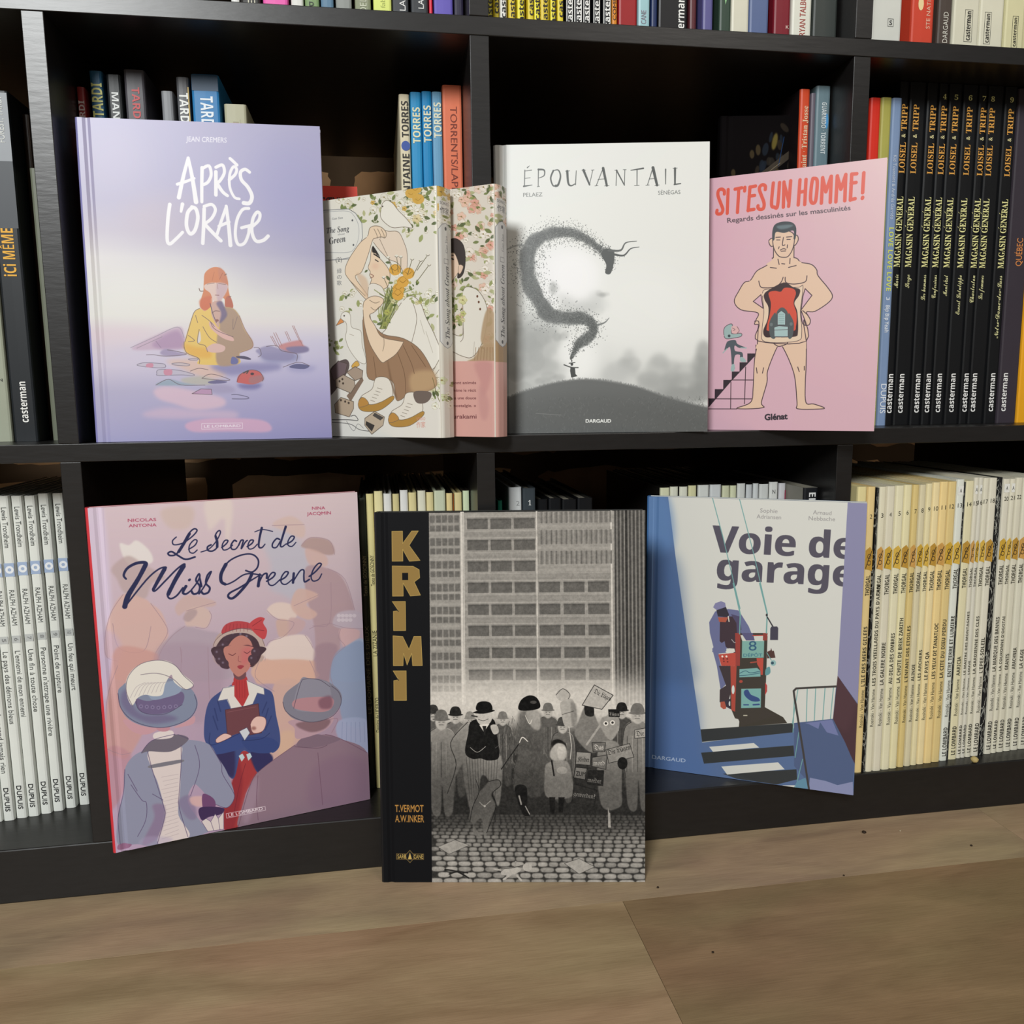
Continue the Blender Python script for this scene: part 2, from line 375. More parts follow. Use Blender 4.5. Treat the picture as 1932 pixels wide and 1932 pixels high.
def art_smoke():
    g = Pic(760, 1000, ((929, 275), (1339, 267), (1335, 814), (944, 817)))
    g.grad([(0, '#dcdedb'), (.3, '#dfe0dc'), (.55, '#d0d2cf'), (.8, '#b5b7b5'), (1, '#a9aba9')], [(0, '#dfe0dc'), (.6, '#e0e1dd'), (1, '#cfd1ce')])
    g.fr(900, 240, 3.167); R = np.random.RandomState(4)
    g.E(500, 900, 160, 200, '#ececee', .9, 22); g.E(900, 1100, 420, 300, '#e6e7e4', .7, 30); g.E(620, 1400, 120, 150, '#ebecea', .9, 14)
    for x, y, rx, ry, c, a in ((330, 1250, 130, 130, '#a3a5a3', .8), (260, 1400, 130, 120, '#989a98', .8), (400, 1450, 140, 60, '#aeb0ae', .6), (640, 1080, 120, 60, '#bfc1bf', .8), (720, 1040, 60, 50, '#c4c6c4', .7), (540, 1060, 70, 60, '#c0c2c0', .7),
        (420, 1390, 60, 50, '#a6a8a6', .5), (890, 1420, 60, 60, '#a6a8a6', .9), (850, 1480, 120, 60, '#babcba', .8), (1130, 1470, 110, 80, '#a3a5a3', .9), (1190, 1520, 90, 70, '#9c9e9c', .8), (1010, 1520, 120, 60, '#a3a5a3', .8), (1360, 1450, 60, 110, '#949694', .9), (1330, 1560, 90, 80, '#8f918f', .9), (1230, 1590, 200, 60, '#929492', .7), (480, 1180, 100, 60, '#c2c4c2', .6)):
        for k in range(7):
            g.E(x + R.randn()*rx*.4, y + R.randn()*ry*.4, rx*(.45+.3*R.rand()), ry*(.45+.3*R.rand()), c, a*.5, 3 + 3*R.rand())
    for x, y, rx, ry in ((270, 1180, 70, 60), (350, 1330, 90, 120), (250, 1500, 80, 90), (430, 1500, 90, 50), (480, 1240, 70, 60), (760, 1010, 40, 30), (460, 980, 40, 60)):
        for k in range(6):
            g.E(x + R.randn()*rx*.4, y + R.randn()*ry*.4, rx*(.3+.3*R.rand()), ry*(.3+.3*R.rand()), '#9c9e9c', .3, 1.5)
    g.E(610, 900, 130, 150, '#ededee', .85, 12); g.E(560, 1340, 50, 70, '#e6e7e5', .8, 7)
    # creature of smoke
    path = crom(pts('800,860 800,780 740,740 660,680 560,640 460,640 360,680 310,760 310,860 330,960 390,1060 440,1130 560,1150 640,1150 700,1190 690,1250 620,1300 590,1350 572,1390'), False, 24)
    n = len(path); t = np.linspace(0, 1, n)
    wd = np.interp(t, [0, .06, .12, .25, .35, .5, .6, .7, .8, .87, .92, 1], [14, 34, 32, 54, 72, 76, 74, 58, 38, 60, 22, 3])
    for i in range(0, n, 2):
        g.E(path[i, 0], path[i, 1], wd[i]*.6*(.7+.5*R.rand()), wd[i]*.6*(.7+.5*R.rand()), '#5f6261', .34, 1.3)
    for k in range(5200):
        i = R.randint(n); a = R.rand()*6.28; r = wd[i]*(abs(R.randn())*.72 + .1)
        g.dots([(path[i, 0] + r*math.cos(a), path[i, 1] + r*math.sin(a)*.9)], .5 + .5*R.rand(), '#4a4d4c' if R.rand() < .75 else '#7c7f7d', .75)
    for k in range(700):
        i = int(n*(.12 + .5*R.rand())); r = wd[i]*(.9 + R.rand()*.9); a = R.rand()*6.28
        g.dots([(path[i, 0] + r*math.cos(a), path[i, 1] + r*math.sin(a))], .4 + .4*R.rand(), '#565958', .7)
    g.L('330,720 250,715 185,740', 5, '#777a79', .5, w2=2)
    g.P('745,770 770,735 820,750 818,830 800,885 770,880 775,830', '#4f5251'); g.L('790,745 860,745 890,700 955,690', 4.5, '#5c5f5e', w2=1); g.L('825,770 880,775 920,735 970,725', 4, '#4f5251', w2=1); g.L('795,735 785,715', 2, '#6b6e6d', w2=1)
    g.L('730,1190 770,1175 795,1148', 4, '#777a79', w2=1)
    # hill
    g.P(np.concatenate([crom(pts('100,1660 150,1640 300,1580 480,1530 640,1510 780,1520 960,1555 1120,1610 1300,1660 1450,1690'), False), [(1450, 1950), (100, 1950)]]), '#616362', 1, 1, 0)
    g.P('150,1700 600,1600 1000,1640 1400,1720 1450,1900 150,1900', '#565857', .7, 12)
    for k in range(500):
        x = 190 + R.rand()*1190; y = np.interp(x, [150, 300, 480, 640, 780, 960, 1120, 1300, 1450], [1640, 1580, 1530, 1510, 1520, 1555, 1610, 1660, 1690])
        g.L([(x, y + 6), (x + R.randn()*5, y - 4 - R.rand()*8)], .7, '#707271', .6, 0)
    for k in range(700):
        x = 190 + R.rand()*1190; y = 1620 + R.rand()*240
        g.L([(x, y), (x + R.randn()*6, y - 10)], .8, ('#727473', '#4c4e4d')[k % 2], .5, 0)
    g.L('370,1710 520,1720', .6, '#a0a2a0', .6, 0)
    d = '#3c3e3d'
    g.P('570,1440 596,1440 600,1480 612,1492 575,1500 568,1460', d, 1, 0, 0); g.L('532,1425 575,1440 615,1442', 2, d); g.E(578, 1422, 8, 9, d); g.L('562,1416 596,1412', 1.6, d); g.L('577,1405 577,1398', 2, d); g.L('584,1498 584,1512', 1, d)
    # hand drawn title
    k = '#4d5150'
    for s, a, b in (('285,262 284,360', 1.6, 1.6), ('284,268 325,262', 1, 1.5), ('286,312 318,308', 1, 1), ('280,360 330,352', 3, 1), ('300,247 312,236', 2, .8),
        ('366,255 366,360', 1.8, 1.2), ('366,258 400,262 400,295 368,310', 3.5, 1), ('360,362 374,360', 1, 1), ('455,265 440,310 455,356 480,352', 3.2, 2), ('455,265 485,262 498,300 485,350 470,357', 1.4, 4.5),
        ('538,268 545,340 562,356 585,345', 4.6, 1.5), ('592,265 588,350', 1.2, 1.6), ('528,268 552,266', 1, 1), ('635,262 672,350', 4.5, 3), ('690,262 672,350', 1.2, 1), ('625,262 648,262', 1, 1), ('682,262 698,260', 1, 1),
        ('712,355 752,250', 1.2, 1.4), ('752,250 775,355', 5, 4), ('722,318 768,314', 1, 1), ('704,357 722,355', 1, 1), ('762,357 788,355', 1, 1), ('832,262 830,355', 1.3, 1.3), ('832,262 880,352', 2.6, 2), ('882,260 880,352', 1.2, 1.2), ('822,262 838,262', 1, 1), ('872,258 890,258', 1, 1),
        ('955,255 955,352', 1.8, 1.4), ('918,262 992,250', 1.4, 3), ('940,355 968,353', 1, 1), ('1018,350 1050,246', 1.2, 1.6), ('1050,246 1075,352', 5.5, 4.5), ('1028,315 1068,310', 1, 1), ('1008,353 1028,351', 1, 1), ('1062,355 1088,351', 1, 1),
        ('1126,255 1126,345', 2.2, 1.4), ('1182,250 1182,345', 4, 3), ('1178,348 1216,342', 2.4, 2), ('1170,250 1195,248', 1, 1)):
        g.L(s, a, k, 1, w2=b)
    g.text('PELAEZ', 278, 424, 392, 420, 24, '#6b6e6d', 0); g.text('SÉNÉGAS', 1082, 410, 1215, 405, 24, '#6b6e6d', 0); g.text('DARGAUD', 662, 1764, 812, 1764, 19, '#e6e8e4', .03)
    return g

def art_pink():
    g = Pic(740, 1000, ((1299, 335), (1674, 290), (1648, 813.5), (1297, 811)), '#dcb0bf')
    g.grad([(0, '#d9a9ba'), (.5, '#dab0c1'), (1, '#dab0c0')], [(0, '#dcb8bb'), (.5, '#dcb4bd'), (1, '#dab1bd')])
    g.fr(1330, 280, 5.855); r = '#dc4b30'; W = 6.6
    for s in ('180,475 178,440 150,420 115,435 108,490 140,580 165,650 150,695 115,703 97,690 100,662', '222,425 215,695', '300,420 375,405', '342,415 330,685', '410,400 408,440', '468,395 450,665', '468,397 530,385', '460,500 520,492', '448,660 515,650',
        '640,425 640,385 610,370 580,390 575,430 600,500 628,580 620,640 580,650 560,630 560,610', '730,350 712,590 745,625 780,610 800,345', '850,340 845,625', '850,350 905,560', '925,325 905,615', '1030,315 1012,600', '1098,310 1085,595', '1022,455 1088,445',
        '1175,300 1160,380 1150,520 1165,575 1200,570 1215,500 1225,360 1215,305 1178,298', '1285,290 1272,580', '1285,295 1322,450', '1380,275 1322,450', '1382,275 1372,570', '1450,270 1435,565', '1450,275 1490,420 ', '1545,255 1492,420', '1545,255 1535,552', '1612,250 1598,545', '1612,250 1668,245', '1605,352 1660,345', '1598,542 1650,530', '1748,235 1735,460', '1735,515 1732,525'):
        g.L(s, W, r, 1, 1 if s.count(' ') > 3 else 0)
    g.fr(1320, 270, 3.45); k = '#3e2a33'; sk = '#e6c5ab'; lw = 1.6
    g.text('Regards dessinés sur les masculinités', 163, 508, 978, 422, 32, '#54404a', .015)
    g.text('Glénat', 422, 1805, 572, 1798, 38, '#2f2630', .04)
    # staircase
    g.P('55,1665 95,1665 95,1605 150,1605 150,1545 205,1545 205,1490 255,1490 255,1430 305,1430 305,1372 358,1372 358,1315 415,1315 415,1260 470,1265 200,1555 55,1725', '#2b1d28', 1, 0, 0)
    for s in ('55,1733 240,1733', '55,1668 340,1668', '200,1545 345,1545', '200,1560 200,1733', '295,1460 290,1700'):
        g.L(s, lw, k, 1, 0)
    # legs, trunk, arms and head of the outlined figure
    g.PL('370,1310 372,1250 400,1190 640,1230 675,1150 690,1290 690,1450 685,1560 690,1690 740,1700 805,1722 790,1732 640,1732 632,1690 610,1500 530,1320 500,1330 440,1480 435,1560 400,1690 410,1725 240,1730 330,1690 345,1600 350,1450 355,1390', sk, lw, k)
    g.P('375,1250 685,1250 690,1300 690,1340 530,1325 500,1328 440,1345 358,1340 368,1300', sk, 1, 0, 0)
    g.PL('320,890 360,830 420,795 470,760 470,740 610,740 650,770 720,785 755,820 765,860 830,940 860,995 830,1040 745,1095 690,1100 715,1150 705,1185 665,1175 655,1090 690,1290 375,1290 380,1190 350,1180 360,1150 370,1105 260,1085 215,1030 245,960 280,905', sk, lw, k)
    g.PL('340,1030 390,985 405,1075', '#dab0c0', lw, k, 1, 0); g.PL('655,1085 665,1000 680,945 725,990', '#dab0c0', lw, k, 1, 0); g.P('655,1190 668,1185 688,1290 640,1300', sk, 1, 0, 0)
    g.L('375,1190 370,1310', lw, k, 1, 0); g.L('672,1180 690,1290', lw, k)
    g.P('470,620 605,620 605,740 650,775 430,790 470,740', sk); g.L('470,650 470,740', lw, k); g.L('605,650 605,740', lw, k)
    g.PL('438,630 455,612 468,620 468,660 450,662', sk, lw, k); g.PL('603,600 625,592 633,620 615,655 603,650', sk, lw, k)
    g.PL('465,590 470,670 500,725 535,738 570,728 600,670 605,590 560,560 490,565', sk, lw, k)
    g.P('462,620 462,560 480,518 530,500 590,505 618,540 615,610 602,615 600,560 540,575 485,570 475,620', '#343a40'); g.P('490,530 560,520 600,525 560,545 510,550', '#6d8087', .8, 1)
    for s in ('485,605 515,603', '555,603 590,600', '490,622 512,622', '558,618 580,618', '535,605 528,655 545,655', '515,690 535,680 552,685', '520,697 550,695', '507,668 503,680', '562,655 560,675', '375,895 385,930 410,940 480,935 520,905 535,870', '548,870 555,905 610,915 680,900 692,860', '450,805 490,810', '570,805 620,792', '500,750 508,785', '580,745 578,780', '525,780 545,782', '475,1305 510,1325 560,1310 570,1290', '365,1465 370,1500', '412,1465 405,1500', '635,1460 645,1490', '678,1455 678,1480', '350,1160 375,1160 380,1190', '665,1090 700,1120'):
        g.L(s, lw, k)
    g.PL('400,975 430,950 520,950 540,905 560,935 640,935 665,925 660,1000 650,1100 660,1230 630,1290 420,1295 400,1220 410,1100', '#e9d0b4', .9, k)
    g.P('410,985 440,955 540,905 600,935 645,950 640,990 610,1040 630,1100 635,1230 610,1262 470,1265 420,1262 408,1220 435,1150 440,1070 415,1020', '#33181c')
    g.P('440,975 480,960 520,965 545,940 600,945 620,975 605,1040 625,1110 622,1190 600,1225 450,1225 430,1200 450,1110 455,1040', '#d64c33')
    g.P('490,1250 490,1120 515,1075 545,1075 570,1120 570,1250', '#4e5658'); g.P('455,1262 445,1180 470,1120 490,1115 490,1262', '#4e5658'); g.P('570,1262 570,1115 590,1130 608,1180 598,1262', '#4e5658')
    g.PL('500,1185 500,1110 525,1090 552,1110 552,1185', '#a9c4c4', .8, k, 1, 0); g.PL('478,1200 510,1190 570,1195 570,1262 480,1262', '#a9c4c4', .8, k, 1, 0); g.L('478,1218 570,1215', .7, k)
    for y in range(1115, 1185, 13): g.L([(508, y), (545, y)], .5, '#6d8a8c', 1, 0)
    g.E(460, 1182, 10, 12, '#6d7678'); g.E(590, 1178, 10, 12, '#6d7678')
    # small helmeted figure
    g.PL('150,1250 152,1205 185,1180 205,1185 200,1240 262,1240 262,1260 220,1270 165,1275', '#9fb9b7', 1, k); g.P('200,1195 235,1195 250,1220 240,1240 205,1238', '#e0b4b4'); g.L('235,1195 250,1222 236,1240', .8, k); g.L('205,1205 222,1215 210,1222', .7, k); g.E(184, 1257, 9, 9, '#39454b')
    g.P('180,1290 225,1285 240,1310 295,1335 250,1335 222,1320 225,1355 270,1365 275,1400 258,1400 255,1380 225,1385 218,1440 225,1470 205,1450 200,1390 190,1330 170,1345 155,1350 165,1310', '#4d565f'); g.L('172,1340 145,1368', 2, '#9fb9b7'); g.L('262,1335 298,1336', 2, '#9fb9b7'); g.P('258,1398 278,1398 298,1425 262,1425', '#9fb9b7'); g.P('205,1445 222,1445 220,1485 198,1485', '#9fb9b7')
    return g

def art_garage():
    g = Pic(800, 1060, ((1217.6, 938), (1631, 948), (1615.6, 1502), (1216, 1446)), '#cfcdc2')
    g.grad([(0, '#cfd0cb'), (.5, '#c9c9c3'), (1, '#c6c5bb')], [(0, '#cdccc4'), (1, '#c3bfb0')])
    g.fr(1200, 900, 3.116); cy = '#6b9c9a'
    g.P('40,100 178,118 230,500 300,950 385,1480 395,1560 930,1490 1000,1250 1180,1230 1200,1180 1340,1360 1340,1900 40,1750', '#52688f', 1, 0, 0)
    g.P('178,118 240,520 300,950 385,1480 930,1445 1165,1422 1180,1225 1195,1170 1228,148 600,128', '#ccccc5', 1, 0, 0)
    g.P('40,100 178,118 215,400 100,470 40,470', '#5a7fb0', .7, 8); g.P('40,500 230,480 300,950 340,1200 60,1200', '#3d5984', .6, 14); g.P('30,1250 340,1250 390,1600 420,1750 30,1700', '#49699d', .55, 12)
    g.P('100,105 101,1700', '#3e5a88', .7); g.L('95,125 85,1720', 1.5, '#6a8cb9', .7, 0)
    g.P('1228,148 1345,152 1310,1330 1188,1165', '#8483a3', 1, 0, 0); g.P('1188,1165 1310,1335 1302,1690 1165,1430', '#4a3037', 1, 0, 0); g.P('1165,1430 1302,1690 1310,1330 1250,1500', '#3d272d', .5, 3)
    g.P('935,1445 1165,1420 1240,1560 1298,1690 1290,1840 1030,1800 940,1700', '#4a5a7c', 1, 0, 0); g.P('1000,1445 1160,1425 1200,1520 1130,1500 1090,1440 1080,1480 1020,1450', '#6e76a0', 1, 0, 0)
    g.P('1035,1770 1130,1790 1200,1815 1290,1795 1296,1875 1030,1850', '#8288ab', 1, 0, 0)
    g.P('385,1482 930,1445 932,1500 395,1556', '#2b2f30', 1, 0, 0); g.P('390,1620 935,1578 940,1640 408,1685', '#2b2f30', 1, 0, 0); g.P('520,1745 955,1720 960,1780 840,1810 600,1775', '#2b2f30', 1, 0, 0)
    g.P('437,1585 700,1563 732,1590 460,1615', '#cbcbc4', 1, 0, 0); g.P('510,1702 845,1678 885,1720 545,1750', '#cbcbc4', 1, 0, 0); g.P('870,1815 950,1815 960,1840', '#cbcbc4', 1, 0, 0)
    g.P('620,1350 760,1350 870,1410 895,1445 610,1468', '#38332c', 1, 0, 0)
    t = '#4e4a58'
    g.text(sb('Voie de'), 439, 440, 1268, 478, 152, t, 0); g.text(sb('garage'), 472, 603, 1268, 640, 152, t, 0)
    g.text(sb('Voie de'), 432, 440, 1262, 478, 152, t, 0); g.text(sb('garage'), 465, 603, 1262, 640, 152, t, 0)
    g.P('1228,148 1345,152 1325,1200 1188,1165', '#8483a3', 1, 0, 0)
    for q in (('Sophie', 715, 208, 817, 212), ('Adriansen', 695, 243, 838, 248), ('Arnaud', 1025, 217, 1133, 222), ('Nebbache', 1000, 252, 1155, 257)):
        g.text(*q, 24, '#8e8b8b', 0)
    g.text('DARGAUD', 100, 1655, 298, 1678, 22, '#a9b6cc', .01)
    g.L('437,128 500,350 607,770', 1.6, cy, 1, 0); g.L('595,135 690,480 768,800', 1.6, cy, 1, 0)
    g.fr(1320, 1100, 6.44); bl = '#656a90'
    g.P('110,470 180,340 340,310 460,325 500,380 590,520 660,690 520,640 420,720 260,840 150,830 165,770 120,600', bl, 1, 0, 0)
    g.P('240,460 350,400 480,400 500,560 440,640 440,860 330,780 240,700', '#3b2d36', 1, 0, 0); g.P('370,370 480,400 500,640 450,640 440,480', '#4b4664', 1, 0, 0)
    g.P('150,790 300,700 330,840 230,850 235,900 320,1230 260,1290 210,1000', bl, 1, 0, 0); g.P('235,1000 380,1000 390,1300 340,1500 250,1440 250,1290 325,1240', '#3a3034', 1, 0, 0)
    g.P('155,290 180,240 250,215 300,235 310,290 200,325', '#7d7ca0', 1, 0, 0); g.P('195,325 310,285 350,380 330,410 215,400', '#2d2b36', 1, 0, 0); g.P('215,410 340,410 310,470 230,465', '#a9533f', 1, 0, 0); g.L('340,400 350,460', 2, '#d8d6c8')
    g.P('260,1440 330,1430 330,1520 300,1530 262,1500', '#a8523f', 1, 0, 0); g.P('310,1430 400,1390 410,1540 330,1500', '#2f2c38', 1, 0, 0); g.E(372, 1460, 12, 30, '#c9d0cc')
    g.P('225,860 440,840 440,1000 265,1000', '#b5493d', 1, 0, 0); g.dots([(275, 885), (325, 885)], 2, '#e6ddd0'); g.dots([(290, 915), (335, 915), (295, 945), (340, 950)], 1.6, '#6b2a28')
    g.P('310,830 350,785 420,790 430,830 340,850', '#d2d2c8', 1, 0, 0)
    g.P('440,600 780,600 820,640 810,1190 800,1530 930,1600 520,1740 480,1650 440,1640 380,1500 375,1010 440,1000', '#3a342f', 1, 0, 0)
    g.P('375,1000 450,1000 440,1560 395,1540', '#a84639', 1, 0, 0); g.P('425,600 490,600 490,1000 440,1000', '#933c36', 1, 0, 0); g.P('490,625 770,625 780,700 515,700', '#c9c9c1', 1, 0, 0); g.P('500,600 640,600 665,690 560,690', '#565378', 1, 0, 0); g.L('640,632 780,628', 2, '#b4473c', 1, 0); g.P('765,600 820,600 815,690 765,690', '#8b3a34', 1, 0, 0)
    g.P('690,905 775,905 770,1110 745,1110 735,1040 700,980', '#b5493d', 1, 0, 0); g.L('620,960 700,950', 2.5, '#a24a3e'); g.E(505, 1190, 22, 18, '#a84639'); g.P('800,1200 825,1240 825,1310 800,1360', '#b03f3c', 1, 0, 0)
    g.P('512,698 780,698 778,900 512,905', '#7aa79e', 1, 0, 0); g.P('485,1040 700,1025 740,1060 742,1130 485,1140', '#79a9a6', 1, 0, 0); g.L('490,1090 560,1060 620,1085 740,1065', 1.2, '#33586a'); g.L('485,1120 600,1110 740,1085', 1.2, '#33586a')
    g.P('510,1280 752,1275 752,1510 512,1515', '#78a8a4', 1, 0, 0); g.P('545,1310 590,1290 630,1350 720,1390 735,1430 640,1430 560,1370', '#31487a'); g.L('545,1475 600,1475', 2.5, '#31487a'); g.L('660,1475 730,1470', 3, '#31487a'); g.E(412, 1290, 18, 55, '#c9d3cd'); g.L('545,1605 585,1605', 2, '#b9b3a0')
    g.text('8', 595, 815, 690, 812, 118, '#2f5775', 0)
    g.text('DÉPÔT', 530, 890, 760, 886, 38, '#3f6f80', .01)
    g.P('815,830 860,810 865,780 880,820 900,815 920,900 820,910', '#4b302e', 1, 0, 0); g.L('815,840 870,930', 1.6, cy, 1, 0); g.E(895, 965, 34, 36, '#8fb3b1'); g.E(885, 965, 18, 18, '#2f4c5c'); g.P('805,1040 850,1010 862,1080 830,1112 800,1110', '#5f9195')
    g.L('395,0 485,370 480,610', 2.4, cy, 1, 0); g.L('715,0 812,370 805,600', 2.4, cy, 1, 0); g.E(806, 382, 12, 18, '#2e2d33'); g.L('815,410 885,525', 2.4, '#2e2d33', 1, 0)
    g.P('852,545 865,522 935,520 948,540 948,685 852,685', '#3f3c4b', 1, 0, 0); g.L('385,680 415,715 430,715', 1.4, '#a8a8a8', 1, 0)
    g.fr(1200, 900, 3.116)
    for s in ('955,1245 925,1450', '1010,1240 1008,1435', '1060,1240 1055,1430', '1115,1235 1105,1425', '1165,1230 1150,1420', '935,1260 930,1500', '965,1500 945,1650', '990,1660 960,1790'): g.L(s, 1.5, cy, 1, 0)
    g.L('1180,1228 945,1240 930,1255 935,1290 990,1600 1030,1835', 3.8, '#3b3736', 1, 0); g.P('960,1790 1010,1770 1025,1835 940,1830', '#5f8fa0', .8, 0, 0)
    return g


def art_street():
    g = Pic(800, 1130, ((709, 964), (1222, 967), (1212, 1662), (716, 1668)), '#14161b')
    g.fr(690, 940, 2.576); R = np.random.RandomState(7)
    lt, dk, md = '#a59e95', '#5e5750', '#857d75'
    g.P('321,67 1370,70 1345,1858 315,1872', '#8f8880', 1, 0, 0)
    for k in range(70):
        y = 70 + k*13.5; g.L([(322, y), (1365, y+2)], 2 + 3*R.rand(), ('#857e76', '#9a938a')[k % 2], .35, 0)
    for i, y in enumerate(np.arange(75, 900, 112)):          # small-paned block on the left
        for c in range(5):
            for r in range(2):
                g.P([(325 + c*30, y + 5 + r*50), (350 + c*30, y + 5 + r*50), (350 + c*30, y + 42 + r*42), (325 + c*30, y + 42 + r*42)], dk, .8, .6, 0)
    for x, w in ((484, 7), (847, 3), (1208, 4)):
        g.L([(x, 68), (x - 4, 1000)], w, '#b8b1a8', 1, 0); g.L([(x+4, 68), (x, 1000)], 1, '#8b847c', 1, 0)
    for i, y in enumerate((98, 202, 306, 410, 517, 620, 728, 835)):
        for c in range(3):
            for X in ((506, 0), (853, 1)):
                x = X[0] + c*(114, 118)[X[1]]
                if X[1] and i < 3:
                    continue
                q = [(x, y), (x + 105, y), (x + 105, y + 54), (x, y + 54)]
                g.P(q, '#5f5851', .9, .5, 0); g.L(q, .8, lt, .8, 0, closed=True)
                g.P([(x, y), (x + 105, y), (x + 105, y + 8), (x, y + 8)], '#4a443e', .6, 1, 0)
        for X in (500, 852):
            g.L([(X, y - 8), (X + 350, y - 8)], .9, lt, .8, 0); g.L([(X, y + 62), (X + 350, y + 62)], .9, lt, .8, 0)
            g.P([(X, y + 64), (X + 350, y + 64), (X + 350, y + 92), (X, y + 92)], '#77706a', .35, 1, 0)
    for y0, y1 in ((72, 125), (160, 228), (262, 325)):
        g.P([(853, y0), (1208, y0), (1208, y1), (853, y1)], '#7b746c', .9, 0, 0)
        for x in range(858, 1208, 12): g.L([(x, y0), (x, y1)], 1.1, ('#4f4943', '#a19a91')[(x//12) % 2], .8, 0)
    g.P('1222,70 1370,70 1362,1010 1215,1010', '#5b554f', 1, 0, 0)
    for k, x in enumerate(range(1225, 1368, 9)): g.L([(x, 70), (x - 6, 1010)], 1.2 if k != 6 else 4, ('#35302c', '#9a938a')[k % 2], .8, 0)
    g.P('321,900 1362,900 1360,1100 321,1100', '#c6c0b8', .75, 22)
    g.P('300,1170 1380,1170 1380,1560 300,1560', '#3f3a35', 1, 16)
    g.P('315,1450 1355,1450 1345,1600 315,1600', '#3a352f', .7, 14)
    # cobbles
    g.P('315,1530 1352,1530 1345,1860 315,1872', '#3d3731', 1, 6)
    y = 1540; row = 0
    while y < 1870:
        t = (y - 1540) / 330; w = 26 + 52*t; h = 12 + 20*t
        x = 300 + (row % 2)*w*.5 + R.rand()*10
        while x < 1360:
            ww = w*(.8 + .35*R.rand()); c = R.randint(118, 150) + int(18*t)
            col = '#%02x%02x%02x' % (c, c - 6, c - 14)
            if x > 312 - ww*.3:
                g.P([(x+2, y+h*.5), (x+ww*.18, y+h*.12), (x+ww*.8, y+h*.1), (x+ww-3, y+h*.5), (x+ww*.8, y+h*.88), (x+ww*.2, y+h*.9)], col, .9, .7)
                g.P([(x+ww*.2, y+h*.3), (x+ww*.75, y+h*.25), (x+ww*.6, y+h*.5)], '#b8b1a6', .35, 1)
            x += ww
        y += h; row += 1
    g.P('315,1520 1352,1520 1352,1600 315,1600', '#37322d', .55, 16)
    # crowd
    def man(x, y, s, coat, face='#a79e92', hat='#26231f', brim=1.0):
        q = lambda L: [(x + a*s, y + b*s) for a, b in L]
        g.P(q([(-30, 60), (-62, 90), (-75, 200), (-62, 330), (-50, 470), (-10, 480), (0, 340), (12, 480), (50, 470), (60, 330), (72, 200), (60, 90), (30, 60)]), coat, 1, .6)
        g.L(q([(-30, 62), (-62, 92), (-74, 200), (-60, 330)]), .9, '#2b2723'); g.L(q([(30, 62), (62, 92), (72, 200), (60, 330)]), .9, '#c2bab0', .6)
        for k in range(5):
            g.L(q([(-50 + k*24, 130), (-55 + k*26, 300)]), 1.6, ('#2f2b27', '#b0a89d')[k % 2], .45)
        g.P(q([(-26, 20), (-24, 55), (0, 72), (24, 55), (26, 20)]), face, 1, .4); g.P(q([(-30, 18), (-24, -20), (0, -30), (24, -20), (30, 18)]), hat)
        g.P(q([(-44*brim, 18), (0, 8), (44*brim, 18), (0, 27)]), hat); g.L(q([(-12, 45), (10, 45)]), .8, '#3a332d'); g.L(q([(-14, 32), (-6, 32)]), .9, '#3a332d'); g.L(q([(6, 32), (14, 32)]), .9, '#3a332d')
    for x, y, s, c, h in ((440, 1040, .85, '#6b645c', '#2c2824'), (330, 1030, .8, '#5b554e', '#3a3530'), (890, 1020, .75, '#5d5750', '#6d655c'), (670, 1060, .7, '#575049', '#766e64'), (1245, 1020, .8, '#4d4741', '#26231f'), (370, 1060, 1, '#8a8277', '#6b635a'), (1320, 1030, 1.0, '#7d756b', '#6f675e'), (510, 1060, .7, '#645d55', '#837a6f'), (960, 1090, .8, '#665f57', '#4a443d')):
        man(x, y, s, c, hat=h)
    g.P('1085,1000 1040,1080 1020,1160 1100,1240 1180,1190 1140,1120', '#77706a', 1, .6); g.P('1070,995 1105,1000 1110,1060 1070,1055', '#2b2724')
    g.P('500,1090 420,1180 400,1300 395,1440 450,1330 490,1250', '#8d857a', 1, .6); g.L('500,1090 415,1190 440,1300 395,1440', 1.2, '#2b2723')
    g.P('480,1240 650,1240 660,1400 640,1500 600,1380 560,1360 540,1540 500,1500', '#8f877c', 1, .5)
    for k in range(12): g.L([(490 + k*14, 1262), (505 + k*11, 1470)], .8, '#45403a', .8)
    g.P('520,1085 620,1075 640,1150 650,1260 600,1278 560,1268 520,1270 485,1240 500,1150', '#1d1b1b'); g.P('540,1040 545,1085 575,1112 612,1090 618,1045 580,1035', '#b0a79b'); g.P('555,1105 578,1140 605,1100', '#c9c1b5', 1, 0, 0); g.P('570,1110 590,1110 582,1160', '#2a2725', 1, 0, 0)
    g.P('545,1035 548,1000 580,990 612,1000 616,1035', '#191717'); g.P('525,1045 580,1030 633,1035 580,1050', '#191717'); g.L('510,1215 545,1238 585,1210', .9, '#cfc8bb'); g.L('545,1065 520,1060', 2.5, '#3a332d'); g.L('552,1078 575,1085 600,1076', 1, '#4b4038'); g.P('610,1110 640,1105 650,1140 625,1150', '#aaa196')
    for k in range(260):
        a = R.rand()*6.28; r = R.rand(); x = 770 + 115*r*math.cos(a); y = 1230 + 190*r*math.sin(a)
        g.L([(x, y), (x + R.randn()*10, y + 24)], 1.3, ('#4d4740', '#7e766b', '#6a635a')[k % 3], .7, 0)
    g.P('755,1040 740,1150 700,1210 760,1260 840,1250 880,1180 850,1050', '#5a534b', .8, 3); g.P('750,1240 720,1390 760,1440 850,1450 880,1330 850,1240', '#5e574f', .9, 1.5)
